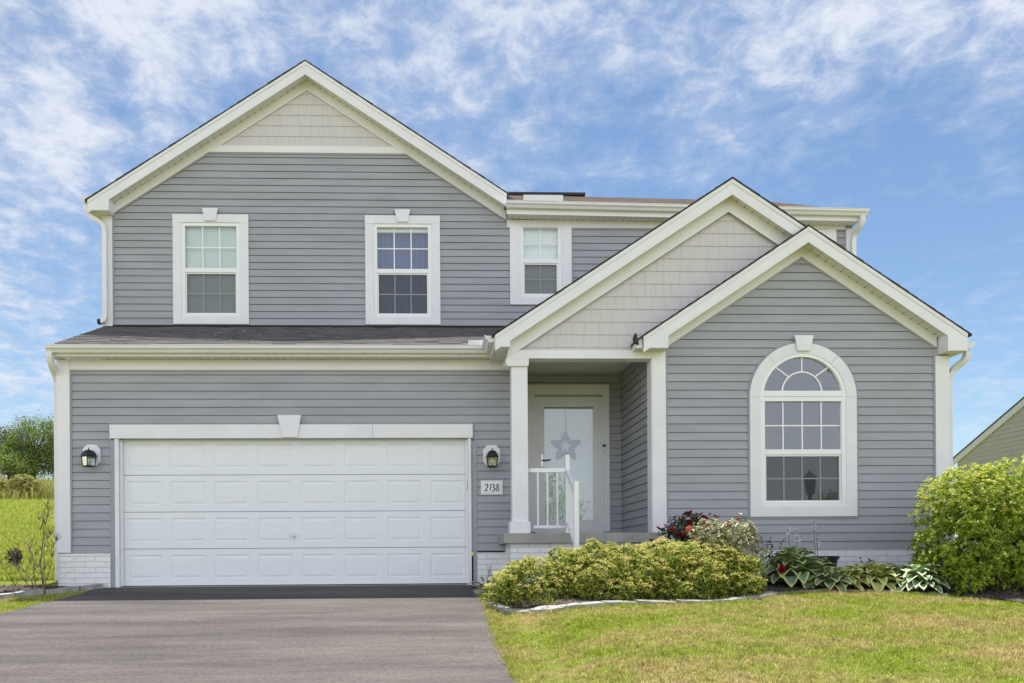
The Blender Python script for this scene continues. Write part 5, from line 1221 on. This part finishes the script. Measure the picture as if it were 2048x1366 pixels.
blades('lawn_tufts', x, y, rng.uniform(.025, .05, len(x)) * np.repeat(rng.uniform(.8, 1.6, len(tx)), 14), rng.uniform(.005, .009, len(x)), GRASSM, 1.3)
# tufts along the driveway edge and at the foot of the hedge
N = 3200; y = rng.uniform(7, 12.6, N); x = interp(right, y) + rng.normal(0, .035, N) + .015; blades('edge_grass', x, y, rng.uniform(.03, .08, N), rng.uniform(.004, .008, N), GRASSM, 1.0)
N = 900; s = rng.integers(1, 12, N); f = rng.random(N); E_ = np.array(EDGE); q = E_[s] * (1 - f)[:, None] + E_[s + 1] * f[:, None] + rng.normal(0, .05, (N, 2)) - np.array([0, .06]); blades('edge_grass', q[:, 0], q[:, 1], rng.uniform(.03, .09, N), rng.uniform(.004, .008, N), GRASSM, 1.0)
for pxx, pyy in ((1060, 1212), (1098, 1214), (1035, 1215)):
    gx_, gy_ = gp(pxx, pyy); n = 26; blades('weed_tuft', gx_ + rng.normal(0, .03, n), gy_ + rng.normal(0, .03, n), rng.uniform(.08, .2, n), rng.uniform(.006, .012, n), GRASSM, 1.3)
N = 60000; y = 14 + 31 * rng.random(N) ** 1.3; x = -.46 * y + rng.uniform(-.16, .22, N) * y - .3; keep = x < XL - .3; x, y = x[keep], y[keep]
blades('hill_grass', x, y, rng.uniform(.05, .13, len(x)) * (.7 + .02 * y), rng.uniform(.012, .03, len(x)), leafmat('hill_blade', [(.17, .25, .025), (.30, .38, .04), (.42, .46, .06), (.36, .33, .09)], .35, .6, .2), 1.4)
# rough field on the hillside
FIELD = leafmat('field_grass', [(.20, .24, .05), (.36, .34, .10), (.44, .36, .17), (.28, .34, .06), (.26, .20, .09)], .3, .8, .1)
N = 34000; y = 45 + 75 * rng.random(N) ** 1.7; x = rng.uniform(-1.05, .1, N) * y - 2
cl_ = np.sin(x * .9 + np.sin(y * .5) * 2) * np.sin(y * .7 + x * .3); h = rng.uniform(.35, .85, N) * (1 + .45 * cl_)
blades('tall_field_grass', x, y, h, rng.uniform(.05, .12, N), FIELD, .8)
for bx_, by_, br_, c_ in ((-23.0, 47.5, 1.1, 0), (-28.5, 50, 1.2, 0), (-20.3, 46.5, .75, 0), (-33, 48, 1.0, 0)):
    t = thing('wild_bush', 'bright green wild bush at the edge of the rough field' , 'bush', (bx_, by_, tz(bx_, by_)), 0, 'wild bushes at the edge of the field')
    P, N_ = blob_surface([(0, 0, br_ * .7, br_, br_, br_ * .9), (br_ * .6, 0, br_ * .4, br_ * .7, br_ * .7, br_ * .6)], 420, (.5, 1.1)); V, F = rosettes(P, N_, 5, (.14, .26), (.06, .12), .7, .3, .5); np_mesh('foliage', V, F, bpy.data.materials['field_grass'], t)
    twigs([(0, 0, br_ * .7, br_, br_, br_ * .9)], 12, .2, .03).build('branches', BARK, t, local=True)

# ------------------------------------------------------------------ trees
TLEAF = leafmat('tree_leaf', [(.06, .10, .026), (.13, .20, .04), (.21, .28, .055), (.30, .36, .08), (.09, .15, .035)], .36, .5, .3)
TPALE = leafmat('pale_tree_leaf', [(.08, .11, .04), (.13, .16, .06), (.17, .20, .08)], .35)
def tree(name, x, y, H, crown, label, n, leaf, lm, trunk=.16, clusters=60, group=None, sparse=1.0):
    z0 = tz(x, y); t = thing(name, label, 'tree', (x, y, z0), 0, group); mb = MB(); tips = []
    P, N_ = blob_surface(crown, clusters, (.45, 1.0)); c0 = Vector((0, 0, H * .28)); mb.tube([(0, 0, -.3), (.05, 0, H * .14), c0, (0.1, 0, H * .5)], [trunk * 1.3, trunk, trunk * .85, trunk * .5], 9)
    for p in P:
        b = Vector(p); a = Vector((0, 0, random.uniform(H * .15, H * .45))); m_ = a.lerp(b, .5) + Vector((random.uniform(-.3, .3), random.uniform(-.3, .3), .25)); mb.tube([a, m_, b], [trunk * .35, trunk * .2, trunk * .06], 5)
    mb.build('trunk', BARK, t, local=True); k = rng.integers(0, len(P), n); s = leaf * 2.6
    Q = P[k] + rng.normal(size=(n, 3)) * np.array([s, s, s * .7]); D = unit(n) + np.array([0, 0, -.2]); V, F = leaf_arrays(Q, D, unit(n) * .7 + np.array([0, 0, .8]), rng.uniform(leaf * .8, leaf * 1.4, n), rng.uniform(leaf * .5, leaf * .8, n)); np_mesh('crown', V, F, lm, t); return t
def hill_x(px, Yd): return at(px, 900, Yd)[0]
Yt = 118.0
tree('round_tree', hill_x(68, Yt), Yt, 8.6, [(-.4, 0, 5.6, 2.9, 2.6, 2.7), (1.7, .2, 5.0, 2.5, 2.4, 3.0), (-2.4, 0, 4.0, 1.6, 1.6, 1.5), (.6, 0, 2.6, 3.0, 2.4, 2.0), (2.6, 0, 2.0, 1.6, 1.6, 1.7)], 'round crowned green tree on the hill beyond the rough field', 11500, .21, TLEAF, .2, 150, 'trees on the hill')
tree('thin_tree', hill_x(2, Yt), Yt + 2, 7.8, [(-.6, 0, 5.6, 1.8, 1.6, 2.2), (.4, 0, 3.2, 1.7, 1.5, 1.6), (-2.0, 0, 4.0, 1.4, 1.4, 2.0)], 'thin pale tree with sky showing through, at the left edge of the hill', 3800, .24, TPALE, .14, 60, 'trees on the hill')
tree('dark_tree', hill_x(112, Yt + 5), Yt + 5, 7.4, [(0, 0, 4.4, 2.4, 2.2, 3.0), (1.6, 0, 3.0, 2.0, 2.0, 2.4)], 'dark green tree on the hill partly hidden by the garage corner', 5200, .21, TLEAF, .18, 90, 'trees on the hill')
tree('low_tree', hill_x(22, Yt - 3), Yt - 3, 4.2, [(0, 0, 1.9, 2.1, 1.6, 1.8), (2.0, 0, 1.4, 1.6, 1.4, 1.4), (-2.2, 0, 1.5, 1.6, 1.4, 1.5)], 'low dark thicket tree filling the gap below the thin pale tree', 5200, .22, TLEAF, .12, 60, 'trees on the hill')
# young tree in the front yard behind the viewer, seen mirrored in the entry door
tree('street_tree', 4.9, -9.0, 6.4, [(0, 0, 4.0, 1.6, 1.5, 1.7), (.5, 0, 3.0, 1.3, 1.2, 1.2)], 'young green street tree at the foot of the front yard', 4200, .10, LIME, .07, 60)

# ------------------------------------------------------------------ yard lamp post, seen mirrored in the arched window
lx, ly = 7.47, 7.0
lp = thing('lamp_post', 'black lantern lamp post standing in the front lawn', 'lamp post', (lx, ly, tz(lx, ly)))
zl = 1.80 - tz(lx, ly)
MB().lathe([(.09, -.05), (.09, .12), (.05, .16), (.038, .2), (.035, zl - .30), (.05, zl - .27), (.03, zl - .24), (.06, zl - .20)], 14).build('post', BLACKM, lp, local=True, smooth=True)
MB().lathe([(.085, zl - .20), (.135, zl + .12), (.13, zl + .12), (.08, zl - .19)], 6).build('lantern_cage', BLACKM, lp, local=True)
MB().lathe([(.0, zl + .30), (.015, zl + .26), (.05, zl + .23), (.17, zl + .125), (.16, zl + .115), (0, zl + .12)], 6).build('lantern_roof', BLACKM, lp, local=True)

# ------------------------------------------------------------------ neighbouring house: its gable end faces this house
nb = thing('neighbour_house', 'tan sided house with white rake trim behind the lime shrub at the right', 'house', (19.0, 18.0, tz(19, 18)))
NX = 14.6; TAN = mat('tan_vinyl_siding', (.50, .465, .40), .6, .04, 1.5, .1, 40, stretch=(1, 1, 14)); 
e0y = 0
def uv_at_x(px, py, X):
    d = fw + crt * ((px - PX) / FPX) + cup * ((PY - py) / FPX); k = (X - CAM.x) / d.x; p = CAM + d * k; return p.y, p.z
ya, za = uv_at_x(1899, 922, NX - .05); yb_, zb3 = uv_at_x(2048, 794, NX - .05)
sln = (zb3 - za) / (ya - yb_); yr_ = ya - 7.2; zrn = za + sln * 7.2
def zn(y_): return zrn - sln * abs(y_ - yr_)
gz = tz(NX, 20) - .3
poly = [(yr_ - 6.9, gz), (ya - .3, gz), (ya - .3, zn(ya - .3) - .1), (yr_, zrn - .1), (yr_ - 6.9, zn(yr_ - 6.9) - .1)]
mb = MB(); clad(mb, poly, lambda s, z, o: (NX - o, s, z), EX, .012, .5); mb.build('wall', TAN, nb, fix=False)
mb = MB().box(NX + .02, 24, yr_ - 6.9, ya - .3, gz, za - .15); mb.build('wall', TAN, nb)
for a, b in ((yr_ - 7.2, yr_), (yr_, ya)):
    MB().prism([(a, zn(a) - .035), (b, zn(b) - .035), (b, zn(b) - .20), (a, zn(a) - .20)], NX - .055, NX - .02, axis='x').build('rake_board', WHITE, nb)
    MB().prism([(a, zn(a)), (b, zn(b)), (b, zn(b) - .03), (a, zn(a) - .03)], NX - .075, 24.2, axis='x').build('roof', SHING, nb)
